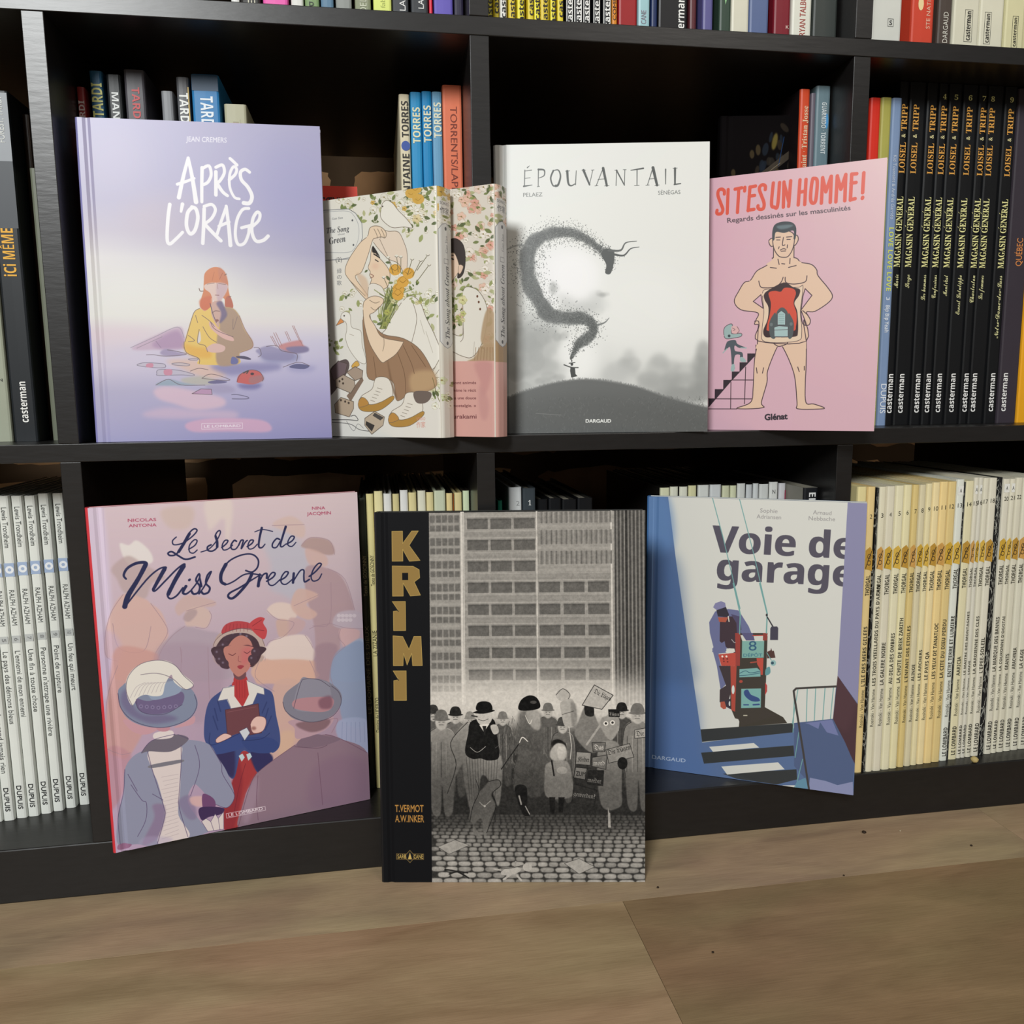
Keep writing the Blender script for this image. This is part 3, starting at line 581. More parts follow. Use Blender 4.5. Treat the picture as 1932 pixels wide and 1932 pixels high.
    g.P('785,1040 790,1080 815,1120 845,1130 855,1090 840,1040', '#9b9287', .9, 1); g.L('780,1060 800,1100 812,1080', 1, '#d0c8bc'); g.P('748,1030 760,985 800,962 838,975 852,1020 800,1035', '#151414'); g.E(820, 995, 16, 8, '#4e4944'); g.L('750,1190 765,1165 790,1185', 1.6, '#d5cec2'); g.L('745,1200 660,1320', 2, '#2b2723')
    g.P('725,1410 780,1405 785,1500 800,1540 760,1535', '#1e1c1b'); g.L('745,1450 755,1490', 3, '#c9c1b5'); g.L('775,1500 795,1538', 2, '#cfc8bb')
    # child
    g.P('905,1190 940,1175 975,1200 970,1240 920,1250', '#26231f', 1, .5); g.P('900,1230 930,1195 970,1205 975,1260 940,1290 900,1265', '#aaa094', 1, .6); g.P('935,1215 972,1215 965,1265 940,1270', '#b9afa3', 1, .6)
    g.P('885,1290 975,1280 1000,1350 1000,1450 880,1455 870,1350', '#989085', 1, .5); g.L('905,1280 915,1350', 3, '#26231f'); g.E(955, 1325, 26, 18, '#b3aa9e'); g.P('890,1455 920,1455 915,1535 895,1535', '#211f1d', 1, 0, 0); g.P('935,1455 965,1455 955,1530 935,1530', '#211f1d', 1, 0, 0)
    g.E(963, 960, 34, 30, '#a89f93'); g.L('930,960 963,930 997,958 985,985', 1, '#3b3630'); g.P('950,1000 985,980 1015,990 1030,1080 1010,1115 970,1110 955,1050', '#a1988c'); g.P('1000,1000 1025,1010 1028,1090 1005,1110', '#7b736a', .8, 1.5); g.L('958,1055 1015,1038', 1, '#4d463f'); g.L('990,1115 1000,1200 995,1270', 1.4, '#c3bbaf')
    # newspapers and placards
    g.PL('1115,912 1205,962 1150,1030 1055,1010', '#a79f93', 1.2, '#2b2723', 1, 0); g.text('𝔇𝔦𝔢 𝔏ü𝔤𝔢𝔫', 1110, 950, 1190, 990, 22, '#26231f')
    g.L('1075,1200 1180,1060 1225,1075 1225,1130', 4, '#9b9287'); g.P('1150,1070 1225,1070 1228,1130 1190,1180 1150,1130', '#8e867b', 1, .6); g.P('1180,1030 1235,1030 1235,1068 1182,1066', '#23201e', 1, 0, 0); g.text('𝔏ü𝔤𝔢𝔫', 1186, 1058, 1232, 1062, 16, '#c6beb2')
    g.E(1168, 1098, 12, 11, '#cfc8bb'); g.E(1200, 1094, 12, 11, '#cfc8bb'); g.E(1168, 1098, 6, 6, '#3a332d'); g.E(1200, 1094, 6, 6, '#3a332d')
    g.P('1130,1220 1230,1200 1240,1420 1230,1500 1140,1490', '#857d72', 1, .6)
    g.PL('1165,1225 1280,1195 1300,1260 1180,1290', '#8f877b', 1, '#2b2723', 1, 0); g.text('𝔇𝔦𝔢 𝔏ü𝔤𝔢𝔫', 1175, 1252, 1285, 1222, 24, '#211f1d'); g.E(1245, 1290, 24, 30, '#211f1d'); g.PL('1305,1130 1358,1120 1358,1165 1305,1170', '#a0988c', 1, '#2b2723', 1, 0); g.text('𝔇𝔦𝔢', 1312, 1160, 1350, 1156, 24, '#211f1d')
    g.P('1180,1530 1183,1530 1185,1600 1172,1600 1172,1500', '#c9c1b5', 1, 0, 0)
    for s, t, b, c, fg in (('1025,1235 1095,1240 1090,1300 1020,1295', '𝔎𝔦𝔫𝔡𝔢𝔯', (1030, 1282, 1085, 1284), '#908879', '#23201e'), ('1100,1262 1172,1250 1165,1320 1098,1305', '𝔪𝔬𝔯𝔡', (1105, 1300, 1160, 1300), '#77706a', '#d5cec2'), ('1020,1310 1075,1315 1065,1370 1010,1360', 'ZUM', (1020, 1350, 1066, 1354), '#8d8578', '#1b1918'), ('1080,1325 1155,1325 1150,1400 1075,1390', '𝔪𝔬̈𝔯𝔡𝔢𝔯', (1075, 1380, 1140, 1388), '#2f2b28', '#c9c1b5'), ('1010,1390 1120,1420 1105,1500 1000,1480', '𝔤𝔢𝔴𝔬𝔯𝔡𝔢𝔫?', (1008, 1448, 1110, 1462), '#3f3a35', '#d5cec2'), ('1100,1190 1165,1190 1160,1235 1105,1235', '𝔇𝔞𝔰', (1110, 1224, 1155, 1224), '#6d655c', '#d5cec2')):
        g.PL(s, c, 1, '#26231f', 1, 0); g.text(t, *b, 22, fg)
    # dog
    g.P('535,1370 548,1430 600,1380 640,1370 655,1400 610,1440 630,1500 600,1570 585,1640 570,1640 560,1560 520,1600 525,1640 555,1640 500,1560 520,1500 530,1440', '#7d7569', 1, .5)
    g.L('535,1370 550,1430 520,1500 505,1570', 1.2, '#26221f'); g.L('600,1380 645,1372 655,1400 615,1440 632,1500 585,1630', 1.2, '#26221f'); g.L('552,1480 575,1498 605,1475', 1.4, '#d0c8bc'); g.dots([(577, 1500)], 2.2, '#e0d9cd')
    g.P('300,1330 1380,1330 1380,1600 300,1600', '#24211d', .38, 26); g.P('300,1200 520,1200 500,1560 300,1560', '#24211d', .25, 20)
    # papers, toy, scissors on the ground
    g.PL('345,1700 430,1665 500,1690 400,1735', '#968e82', .8, '#4a443d', 1, 0); g.PL('960,1775 1030,1750 1105,1790 1030,1825', '#9b9387', .8, '#4a443d', 1, 0)
    g.E(700, 1815, 50, 18, '#a59d91', 1, 0, -12); g.E(780, 1795, 22, 20, '#a59d91'); g.L('650,1810 620,1805', 3, '#a59d91'); g.L('700,1830 665,1855', 4, '#a59d91'); g.L('730,1835 750,1858', 4, '#a59d91'); g.L('720,1790 725,1768', 3, '#8d857a'); g.L('650,1800 700,1800 760,1785', 1, '#2b2723')
    g.L('380,1810 440,1820 495,1850', 3, '#2b2723'); g.L('400,1832 440,1820 490,1825', 2.5, '#2b2723')
    g.noise(.05, 3, 3); g.noise(.05, 7, 9)
    lum = g.im.mean(-1, keepdims=True); lum = np.clip((lum - .42) * 1.22 + .44, 0, 1)
    g.im[:] = lum * np.array([1.03, 1.0, .955], np.float32)
    g.P('20,40 320,60 315,1900 20,1900', '#0a0b0f', 1, 0, 0)
    gd = '#8f7440'
    for s in ('137,155 190,155 190,215 235,155 268,155 222,225 275,300 222,303 190,245 190,302 137,302', '137,325 240,328 270,345 272,385 245,405 275,470 225,474 190,410 190,474 137,474',
              '135,500 200,500 200,643 140,643 140,548 165,545', '137,668 185,672 215,735 240,672 275,672 280,815 232,815 228,755 205,812 188,755 185,815 137,815', '135,840 200,840 200,985 138,985 138,888 162,884'):
        g.P(s, gd, 1, 0, 0); g.L(s, .9, '#c4a65c', .9, 0, closed=True)
    g.P('186,360 215,360 215,395 186,395', '#0a0b0f', 1, 0, 0)
    g.L('137,520 165,548', 1.5, '#14161b', 1, 0); g.L('137,860 162,886', 1.5, '#14161b', 1, 0)
    g.text('T.VERMOT', 137, 1530, 278, 1530, 34, '#b3823f', .02); g.text('A.W.INKER', 137, 1580, 280, 1580, 34, '#b3823f', .02)
    g.L('142,1735 275,1735 275,1762 142,1762', 1, gd, 1, 0, closed=True); g.PL('208,1718 235,1748 208,1778 180,1748', '#14161b', 1, gd, 1, 0)
    g.text('SARB', 146, 1758, 190, 1758, 20, '#c4a65c', .02); g.text('CANE', 226, 1758, 272, 1758, 20, '#c4a65c', .02); g.P('208,1728 218,1762 198,1762', '#c4a65c', 1, 0, 0)
    return g

def art_crowd():
    g = Pic(800, 1060, ((162.5, 957.5), (675, 931), (697, 1507.5), (210.4, 1612)), '#c4aeb8')
    g.grad([(0, '#cdb9c0'), (.3, '#c2adba'), (.6, '#b49cb0'), (1, '#b39cb8')], [(0, '#d2bfc2'), (.3, '#bfacb4'), (.6, '#a58fa0'), (1, '#9c7f94')])
    g.fr(150, 920, 3.45); o = '#9a7f8c'; lw = .8
    g.P('40,125 165,125 230,1242 120,1242', '#cdbfd6', .7, 3); g.L('165,125 205,1242', .8, '#b5a2bd', .6)
    # pale background people, top half
    g.P('550,140 720,120 760,170 720,260 620,270 560,220', '#c7b1a8', .7, 3); g.P('830,90 1000,85 985,330 960,330 950,200 870,270 850,270', '#dccfc4', .6, 3)
    g.P('270,360 330,370 380,340 450,390 485,450 470,490 350,500 300,460', '#ddd6d2', .9, 1); g.P('215,520 320,440 420,490 540,560 560,590 480,620 430,720 300,680 250,590', '#b39d9c', .75, 2)
    g.P('290,690 430,720 470,750 540,810 580,930 570,1000 520,1090 470,1200 430,1242 230,1242 250,1120 175,1100 165,1000 200,830', '#cda9a0', .85, 1); g.L('290,690 205,820 165,1000 180,1100 245,1125', lw, o); g.L('470,750 560,880 575,950 500,1070 490,1120', lw, o); g.L('220,880 260,1040 420,1060 470,900', lw, o)
    g.P('630,770 700,700 800,710 890,740 880,770 800,780 700,800 650,830', '#c4a7a2', .85, 1); g.P('700,800 790,770 850,800 860,850 830,910 760,900 700,900', '#cbb0a8', .9, 1); g.P('710,800 760,790 770,820 720,870 680,850', '#a58f93', .7, 1)
    g.P('690,900 830,930 930,960 960,1100 970,1242 480,1242 520,1050 600,960', '#a898a5', .8, 2); g.L('890,745 800,770 700,800', lw, o); g.L('850,800 865,840 830,910 760,905', lw, o); g.L('690,900 610,960 540,1050 500,1150', lw, o); g.L('670,1050 660,1242', lw, o)
    g.P('1180,300 1350,280 1470,400 1500,600 1440,740 1330,700 1240,650 1250,500', '#aeb5c4', .55, 5); g.P('1265,240 1380,190 1470,250 1460,330 1370,300', '#cdb2a8', .7, 2); g.L('1262,250 1470,245', lw, o)
    g.P('1450,380 1510,330 1630,350 1665,430 1600,440 1480,400', '#ab8f8b', .85, 1); g.P('1480,400 1600,440 1620,500 1580,520 1500,500', '#c9a9a2', .8, 1); g.P('1480,520 1620,530 1720,600 1790,800 1770,900 1700,1000 1690,1242 1560,1242 1530,900 1480,700', '#aa8e94', .85, 1)
    g.L('1620,530 1730,600 1795,810', lw, o); g.L('1640,620 1630,880 1520,900', lw, o); g.L('1450,380 1510,330 1630,350 1665,440', lw, o); g.L('1500,920 1550,900 1690,880', lw, o)
    g.P('1225,800 1280,750 1380,760 1420,830 1370,870 1290,850', '#d7c2ba', .95, 1); g.P('1380,760 1430,660 1560,700 1480,760 1550,820 1500,860 1420,830', '#cba99f', .85, 1); g.P('1290,860 1370,870 1360,960 1310,975 1290,930', '#c5a59b', .9, 1); g.P('1370,850 1470,870 1450,930 1370,960', '#c0a0a0', .8, 1)
    g.P('1220,1080 1240,1010 1330,970 1470,960 1520,1040 1515,1110 1330,1140 1200,1130', '#dbc9c2', .95, 1); g.P('1180,1120 1500,1110 1540,1180 1530,1242 1150,1242', '#cfa99a', .95, 1); g.L('1225,800 1290,855 1400,880 1330,970 1230,1010 1210,1130', lw, o); g.L('1470,960 1520,1040 1520,1110', lw, o); g.L('1400,770 1560,700', lw, o)
    g.P('1650,890 1680,820 1780,800 1845,830 1850,920 1720,920', '#b5a6b2', .95, 1); g.P('1700,920 1820,930 1800,1010 1730,1040 1700,990', '#c6a4a6', .95, 1); g.P('1730,1040 1850,990 1860,1242 1640,1242 1670,1100', '#9ba6bd', .95, 1); g.L('1650,890 1740,915 1850,920', lw, o); g.L('1700,925 1690,980 1730,1040 1665,1110 1640,1242', lw, o)
    for k in range(9): g.E(1690 + (k % 5)*25, 835 + (k//5)*28, 13, 12, '#c9bcc4', .9)
    # main woman, head
    g.P('870,1080 890,980 950,930 1080,915 1170,950 1215,1050 1190,1130 1120,1170 1080,1050 960,1060 930,1160 880,1130', '#b39a92')
    g.P('880,1100 900,1010 960,950 1060,930 1150,970 1190,1060 1160,1140 1110,1160 1085,1040 970,1040 965,1170 910,1150', '#46333c')
    for x, y in ((910, 1080), (930, 1130), (960, 970), (1010, 955), (1060, 960), (1150, 1060), (1130, 1110), (945, 1030), (1100, 975), (960, 1150)):
        g.E(x, y, 32, 30, '#4b3843'); g.E(x - 8, y - 10, 7, 7, '#8d8196', .8, .5)
    g.P('960,1060 1000,990 1060,960 1120,1000 1135,1090 1115,1160 1080,1210 1045,1235 1000,1200 965,1130', '#b87c72'); g.P('1060,1100 1125,1080 1110,1160 1060,1200', '#c4646a', .6, 4); g.P('960,1090 1000,1100 1010,1160 980,1160', '#c4646a', .6, 4)
    g.L('975,1055 1010,1045 1035,1040', 3.2, '#5a3c40', w2=2); g.L('1065,1030 1100,1025 1125,1035', 2.5, '#5a3c40', w2=2); g.L('975,1090 1000,1100 1020,1088', 1.2, '#5a2f36'); g.L('1075,1075 1095,1085 1115,1072', 1.2, '#5a2f36'); g.L('1045,1060 1040,1120 1055,1130', 1, '#8c4f50'); g.P('1030,1162 1050,1152 1070,1160 1050,1178', '#9c3d48')
    g.P('935,950 950,895 1020,868 1110,880 1140,930 1050,915', '#b0434a'); g.P('870,1090 880,1000 960,940 1080,915 1170,945 1215,1040 1195,1090 1160,990 1080,945 960,960 900,1020', '#b8a29b'); g.L('935,950 1040,915 1140,930', 1, '#7b3c44'); g.L('870,1090 885,1000 960,940 1080,915 1170,945 1215,1045', .9, '#6d565c')
    g.P('1110,890 1165,845 1210,850 1200,880 1225,930 1205,985 1150,950', '#bb454b'); g.L('1130,900 1190,860', 1, '#7a2a33'); g.L('1140,920 1205,930', 1, '#7a2a33')
    for k in range(7): g.L([(965 + k*22, 885), (955 + k*24, 935)], .8, '#7f2c36', .7, 0)
    # script title
    n = '#25294f'
    for s, a, b in (('640,320 615,345 625,370 680,360 740,320 775,280 755,268 720,300 680,370 640,430 600,440 585,425 610,415 650,440 700,465 760,450', 1.6, 2.6), ('720,400 760,375 775,345 755,340 725,375 725,415 750,425 775,405', 1.8, 1.6), ('725,300 690,360 655,415', 4, 4),
        ('800,418 850,400 895,355 925,300 922,280 905,290 893,318 905,355 903,390 875,412 845,408 843,385 865,372', 1.5, 2.4), ('895,315 905,350 905,385', 3, 3.6), ('935,390 965,365 975,345 955,345 938,375 945,405 975,400 1005,375', 2, 1.6), ('1030,350 1015,345 995,375 1000,400 1025,400 1045,375', 2.4, 1.8), ('1045,375 1060,345 1075,345 1068,370 1062,398 1085,360 1100,345', 2.2, 2), ('1100,385 1130,365 1140,345 1120,345 1105,375 1112,400 1140,395 1165,370', 2.2, 1.6), ('1195,265 1180,330 1175,385 1195,392 1215,370', 3.4, 1.6), ('1150,290 1200,275 1265,288', 1.4, 1.4),
        ('1310,340 1290,335 1265,365 1265,390 1290,390 1315,350', 2.4, 1.8), ('1350,258 1330,320 1315,375 1325,388 1350,370', 3.4, 1.6), ('1355,370 1390,350 1405,325 1385,320 1365,350 1365,378 1390,385 1415,360', 2.2, 1.6),
        ('310,590 295,565 320,520 380,488 440,487 425,530 370,620 320,700 300,770', 2.4, 6.5), ('300,772 440,600 520,530 570,515 560,540 520,600 485,655 500,668 560,610 640,530 690,495 685,520 640,590 590,660 580,700 600,720 640,700 680,650', 2.2, 2.4), ('435,500 390,590 330,690 300,768', 5, 6), ('560,530 520,600 488,658', 5.5, 4), ('685,510 630,600 585,690', 6, 5), ('700,640 680,680 700,690 730,670', 4, 2), ('722,600 726,596', 3.4, 3),
        ('730,670 770,620 790,580 785,560 765,600 790,640 780,680 750,690 735,670', 2, 3), ('785,690 820,640 850,580 865,545 840,570 830,620 855,650 845,680 815,690 800,675', 2, 3), ('790,580 800,640', 2, 3.4),
        ('1090,540 1130,550 1165,520 1170,470 1130,435 1060,440 980,480 930,550 925,600 955,630 1010,610 1070,570 1120,560 1190,570', 2.4, 2), ('960,500 930,560 930,610 955,628', 5, 4), ('1130,560 1100,620 1040,690 1000,720 975,710 985,685 1050,650 1130,600 1180,570', 4.5, 1.8),
        ('1180,565 1170,640', 3, 4.4), ('1175,620 1200,570 1225,560 1225,590', 2, 3), ('1225,610 1265,585 1280,560 1260,555 1235,590 1240,630 1270,635 1310,600', 2.4, 1.8), ('1310,605 1345,585 1365,555 1345,550 1320,585 1320,620 1350,630 1400,590', 2.4, 1.8), ('1400,560 1395,620', 3.6, 3.6), ('1398,610 1440,545 1465,540 1465,580 1470,615 1500,600', 2, 2.6), ('1500,580 1540,550 1578,505 1560,497 1530,530 1512,580 1525,610 1560,600 1580,565', 2.4, 1.8)):
        g.L(s, a*1.4, n, w2=b*1.4)
    m = '#a5425f'
    g.text('NICOLAS', 325, 220, 510, 215, 20, m, .01); g.text('ANTONA', 330, 255, 512, 250, 20, m, .01); g.text('NINA', 1520, 150, 1605, 148, 20, m, .01); g.text('JACQMIN', 1487, 186, 1642, 180, 20, m, .01)
    # lower half
    g.fr(150, 1220, 3.45)
    g.P('120,0 280,0 170,420 200,1050 190,1320', '#bba6c2', .5, 4)
    g.P('250,0 480,30 520,100 480,400 330,700 250,720 170,650 175,400 200,200', '#c4948e', .8, 2); g.P('170,670 330,700 300,900 220,1050 180,1040', '#b58490', .7, 2); g.L('165,660 260,700 330,690', lw, o); g.L('250,120 180,330 165,600', lw, o)
    g.P('520,0 900,0 950,200 850,440 760,500 700,420 560,300', '#a28b9c', .55, 5); g.L('660,0 670,100', lw, o); g.L('840,0 845,260 850,340', lw, o)
    g.P('1200,0 1500,0 1520,90 1330,110 1200,60', '#d8c6c0', .9, 1); g.P('1170,100 1500,90 1540,180 1520,230 1420,250 1250,240 1150,230', '#d0a898', .95, 1); g.P('1280,230 1430,240 1450,560 1400,640 1240,760 1250,400', '#cba69a', .9, 1); g.P('1310,560 1400,560 1380,660 1300,720', '#d3b08f', .5, 3); g.L('1170,100 1150,200 1270,290', lw, o); g.L('1500,90 1540,190 1520,240', lw, o)
    g.P('1540,0 1680,0 1620,220 1540,200', '#9a7f8b', .7, 2); g.P('1650,80 1730,0 1860,0 1870,480 1720,490 1680,300 1630,260', '#8b97b3', .95, 1); g.P('1690,480 1870,480 1880,690 1690,600', '#9ca3c0', .95, 1); g.L('1730,0 1650,80 1635,200 1690,330', lw, o)
    for k in range(6): g.L([(1710 + k*28, 490), (1705 + k*30, 620)], lw, '#7f88a8')
    # red dress, blue coat
    g.P('1000,860 1010,700 1130,690 1160,800 1080,960 1030,1170 940,1195 940,1000', '#a0383b'); g.P('950,1000 1000,850 1030,720 1060,900 1000,1180 940,1190', '#8b2c36', .9, 2); g.L('1080,760 1040,900 1000,1100', 1, '#6d2230')
    g.P('810,560 820,440 850,350 920,290 1010,240 1100,230 1210,270 1260,310 1280,440 1305,570 1300,650 1260,690 1230,680 1255,745 1160,820 1110,700 1050,690 1000,860 920,760 850,680 820,620', '#3e4c7d')
    g.P('960,600 1010,680 1000,850 930,790 890,700', '#2f2a52', .9, 2); g.P('1110,690 1230,690 1255,745 1165,820', '#2c2a55', .9, 1)
    g.P('1000,230 1100,220 1110,330 1062,385 1010,330', '#b0393c'); g.P('1015,190 1085,190 1095,240 1060,255 1010,240', '#b0393c')
    g.P('1010,160 1080,160 1082,200 1045,215 1012,200', '#6e4a50'); g.P('880,0 1200,0 1180,60 1120,120 1090,60 990,60 970,140 900,90', '#46333c')
    g.P('950,0 1130,0 1125,70 1100,140 1050,190 1015,180 970,110', '#b87c72'); g.P('1060,20 1125,0 1110,90 1060,120', '#c4646a', .6, 4); g.L('975,45 1000,55 1020,42', 1.2, '#5a2f36'); g.L('1075,32 1095,42 1115,28', 1.2, '#5a2f36'); g.L('1040,60 1038,90 1055,98', 1, '#8c4f50'); g.P('1030,128 1052,118 1074,126 1050,145', '#9c3d48')
    for x, y in ((905, 40), (920, 85), (1150, 35), (1130, 80), (945, 110)): g.E(x, y, 30, 30, '#4b3843'); g.E(x - 8, y - 8, 7, 7, '#8d8196', .7, .5)
    g.P('1010,250 940,265 900,350 960,340 985,400 1060,390 1010,320', '#d8d2cc', 1, 0, 0); g.P('1090,215 1200,265 1205,310 1160,300 1130,370 1065,390 1105,310', '#d8d2cc', 1, 0, 0); g.L('1012,255 935,268 900,355 965,340 985,395', 1, '#6b6a80', 1, 0); g.L('1095,220 1205,270 1205,312 1160,300 1130,370', 1, '#6b6a80', 1, 0)
    for k in range(4): g.L([(1025 + k*18, 220), (1027 + k*17, 330)], 1, '#8d2c33', .8, 0)
    g.PL('950,410 1165,370 1185,560 965,600', '#6b4048', 1, '#4a2a35', 1, 0); g.L('965,425 1150,390', .8, '#8d5b60', 1, 0)
    g.P('850,640 1050,560 1110,600 1060,660 900,700 850,680', '#3a4a80'); g.P('1060,600 1230,590 1300,640 1240,690 1110,680', '#35457a'); g.L('850,560 860,640 1050,560', 1, '#232d58'); g.L('1060,610 1180,600 1240,560', 1, '#232d58')
    for s in ('880,400 900,480', '870,450 900,540', '1230,400 1200,500', '1250,450 1210,540', '1220,360 1190,430', '900,350 920,420'): g.L(s, 2.4, '#2d3868', .8)
    g.PL('1115,500 1150,455 1205,460 1215,500 1190,550 1130,560', '#dcb6ac', .9, '#6b4048'); g.PL('890,600 940,565 985,575 980,590 900,625', '#dcb6ac', .9, '#6b4048'); g.PL('1040,550 1090,525 1110,560 1075,610', '#c9ccd2', .9, '#4a4a66', 1, 0); g.P('1035,710 1060,695 1075,720 1055,748', '#b9ccd0', 1, 0, 0); g.P('1085,700 1110,690 1122,715 1098,742', '#b9ccd0', 1, 0, 0); g.E(1135, 530, 16, 12, '#8d5a55', .8, 1)
    # man with grey hat, right
    g.P('1030,1175 1060,1030 1110,900 1160,820 1260,740 1400,640 1480,600 1600,570 1700,600 1870,690 1890,990 1500,1080 1200,1140', '#8a717f'); g.P('1480,1000 1520,800 1700,700 1870,760 1885,990 1600,1060', '#84697c', .8, 8); g.P('1060,1040 1110,900 1160,850 1150,1000 1080,1160', '#9d8597', .7, 4)
    g.L('1160,840 1150,1000 1160,1130', 1, '#6b4c60'); g.L('1550,690 1580,1030', 1, '#6b4c60'); g.L('1030,1175 1110,900 1180,800 1400,640', 1, '#6b4c60'); g.L('1600,570 1700,600 1870,690', 1, '#6b4c60'); g.P('1420,650 1440,600 1540,570 1600,580 1700,600 1560,650', '#7c6676'); g.L('1400,650 1550,660 1610,640', 1, '#5f4658')
    g.P('1370,480 1640,450 1600,540 1420,600 1400,530', '#b5949f'); g.P('1410,500 1620,470 1600,530 1500,555', '#7d6068', .9, 1); g.L('1600,480 1680,470 1640,560', lw, '#8d6a78')
    g.P('1325,360 1345,300 1420,240 1470,210 1560,210 1640,240 1700,300 1700,370 1640,450 1520,490 1400,470 1345,420', '#7f7c8b'); g.P('1440,215 1500,205 1600,225 1630,260 1640,400 1560,420 1400,400', '#8b8896'); g.P('1415,340 1635,330 1640,400 1560,425 1400,400', '#b0838b'); g.P('1560,345 1635,320 1640,395 1570,400', '#7a5362', .8, 2); g.L('1325,360 1345,420 1420,470 1520,490 1640,455 1700,375 1690,300 1640,255', 1.1, '#4d4456'); g.L('1395,400 1440,240 1470,210 1560,215 1630,260', 1, '#4d4456')
    # lady in grey blue jacket, left
    g.P('240,1290 245,1100 280,950 290,800 350,710 460,660 640,610 760,610 850,640 900,720 960,820 1005,970 950,1050 850,1000 790,930 740,900 700,1010 790,1150 830,1210 520,1300 370,1290', '#8b8da3')
    g.P('450,680 650,640 660,740 650,960 640,1100 710,1240 505,1285 550,1100 510,900 470,800', '#d5c8c6'); g.P('460,770 655,735 658,755 470,790', '#77747e')
    for k in range(16): g.L([(530 + (k % 3)*10, 850 + k*27), (640, 830 + k*26)], .8, '#b0a2a6', .9, 0)
    g.P('470,1035 540,1030 550,1110 500,1250 400,1290 480,1120', '#86718f', .8, 2); g.P('640,1010 720,970 760,1110 700,1120', '#7e7190', .7, 2); g.P('250,1290 330,1290 300,1320 240,1325', '#8f6585')
    g.P('400,690 470,610 620,570 710,600 600,680 450,680', '#6c6472'); g.P('490,560 600,545 600,590 490,600', '#d9cccb'); g.P('430,1240 380,1290 520,1300 600,1250', '#a79abb', .4, 2)
    for s in ('290,800 280,950 245,1100 245,1180 255,1290', '440,680 470,800 510,930 545,1050 550,1110 500,1285', '660,640 660,760 645,960 645,1050 700,1240', '750,640 780,780 720,970', '850,640 920,760 930,830 1000,950 1000,1000 950,1050 850,1010', '330,900 400,1000 430,1020 425,1130 370,1240', '640,570 710,600', '310,830 370,940', '540,1000 470,960', '400,690 470,610 620,568'): g.L(s, 1, '#57496b')
    g.P('720,980 830,980 800,1040 730,1030', '#d0a9a8', .9, 1); g.P('800,960 870,990 880,1050 830,1110 800,1060', '#6d466e'); g.P('780,1050 930,1050 920,1090 840,1110 790,1130', '#3d2a52'); g.PL('790,1140 820,1120 850,1140 880,1090 900,1120 935,1075 935,1190 830,1205', '#d5c8c6', .8, '#57496b', 1, 0); g.L('850,1140 870,1200', .8, '#57496b'); g.L('900,1120 910,1195', .8, '#57496b')
    g.P('290,470 330,540 400,570 470,560 500,520', '#c1949e'); g.P('620,520 700,480 750,450 740,500 640,525', '#c1949e'); g.E(545, 530, 45, 22, '#b98894')
    g.P('250,300 280,250 340,220 560,200 700,250 760,320 765,400 700,480 560,525 400,510 290,440', '#7e869d'); g.P('280,290 330,280 350,380 420,440 560,440 640,470 480,500 340,450 270,370', '#6d6486', .8, 3); g.P('360,330 460,350 660,290 670,370 560,430 420,430 370,380', '#6b5f82'); g.P('450,260 640,220 660,290 560,330 470,340', '#8d99b0')
    g.P('340,380 305,300 310,200 380,120 500,85 600,100 680,180 745,240 690,275 620,230 600,180 560,240 540,310 480,320 430,310 380,330', '#dcd6cd'); g.L('345,385 305,290 320,190 400,110 520,85 620,115 680,185 745,250 690,275 600,200 500,170 400,180', 1, '#6b5f70')
    for k in range(8): g.L([(330 + k*28, 330 - k*6), (370 + k*26, 260 - k*4), (430 + k*22, 230)], .7, '#9a8f97', .8)
    for k in range(7): g.E(400 + k*38, 395 - abs(k - 3)*3, 13, 13, '#85799b', .9); g.E(400 + k*38, 395 - abs(k-3)*3, 6, 6, '#5f5578')
    g.L('250,300 270,400 350,480 480,522 600,515 720,460 765,380 750,310', 1.1, '#4d4460'); g.L('370,340 380,400 440,435 560,435 670,375', 1, '#4d4460')
    g.text('LE LOMBARD', 968, 1110, 1192, 1062, 20, '#e2d5dc', .01); g.L('952,1088 1205,1040 1208,1065 955,1118', .9, '#dccbd4', 1, 0, closed=True)
    return g

def flowers(g, R, x0, y0, x1, y1, n, cols, s=1.0):
    for k in range(n):
        x, y = x0 + R.rand()*(x1-x0), y0 + R.rand()*(y1-y0); a = R.rand()*6.28; r = (14 + 22*R.rand())*s
        c = cols[R.randint(len(cols))]
        if R.rand() < .55:                              # leaf
            dx, dy = math.cos(a)*r*1.6, math.sin(a)*r*1.6
            g.P([(x, y), (x + dx*.5 - dy*.25, y + dy*.5 + dx*.25), (x + dx, y + dy), (x + dx*.5 + dy*.25, y + dy*.5 - dx*.25)], ('#66743f', '#8a9458', '#4a5731', '#a5a878')[R.randint(4)], .85)
        else:                                           # blossom of five petals
            for j in range(5):
                b = a + j*1.256
                g.E(x + math.cos(b)*r*.5, y + math.sin(b)*r*.5, r*.48, r*.36, c, .85, 0, math.degrees(b))
            g.E(x, y, r*.16, r*.16, '#8d7a45', .9)
            g.L([(x - r*.6, y), (x, y), (x + r*.4, y + r*.4)], .6, '#6f6550', .7); g.L([(x + math.cos(a + q)*r*.8, y + math.sin(a + q)*r*.8) for q in np.arange(0, 6.2, .8)], .5, '#8f8468', .55, closed=True)

def pill(g, x, y0, y1, w, top):
    g.PL([(x - w, y0 + 40), (x, y0), (x + w, y0 + 40), (x + w, y1 - 40), (x, y1), (x - w, y1 - 40)], '#d3d1cc', .8, '#7f8085', 1, 0)

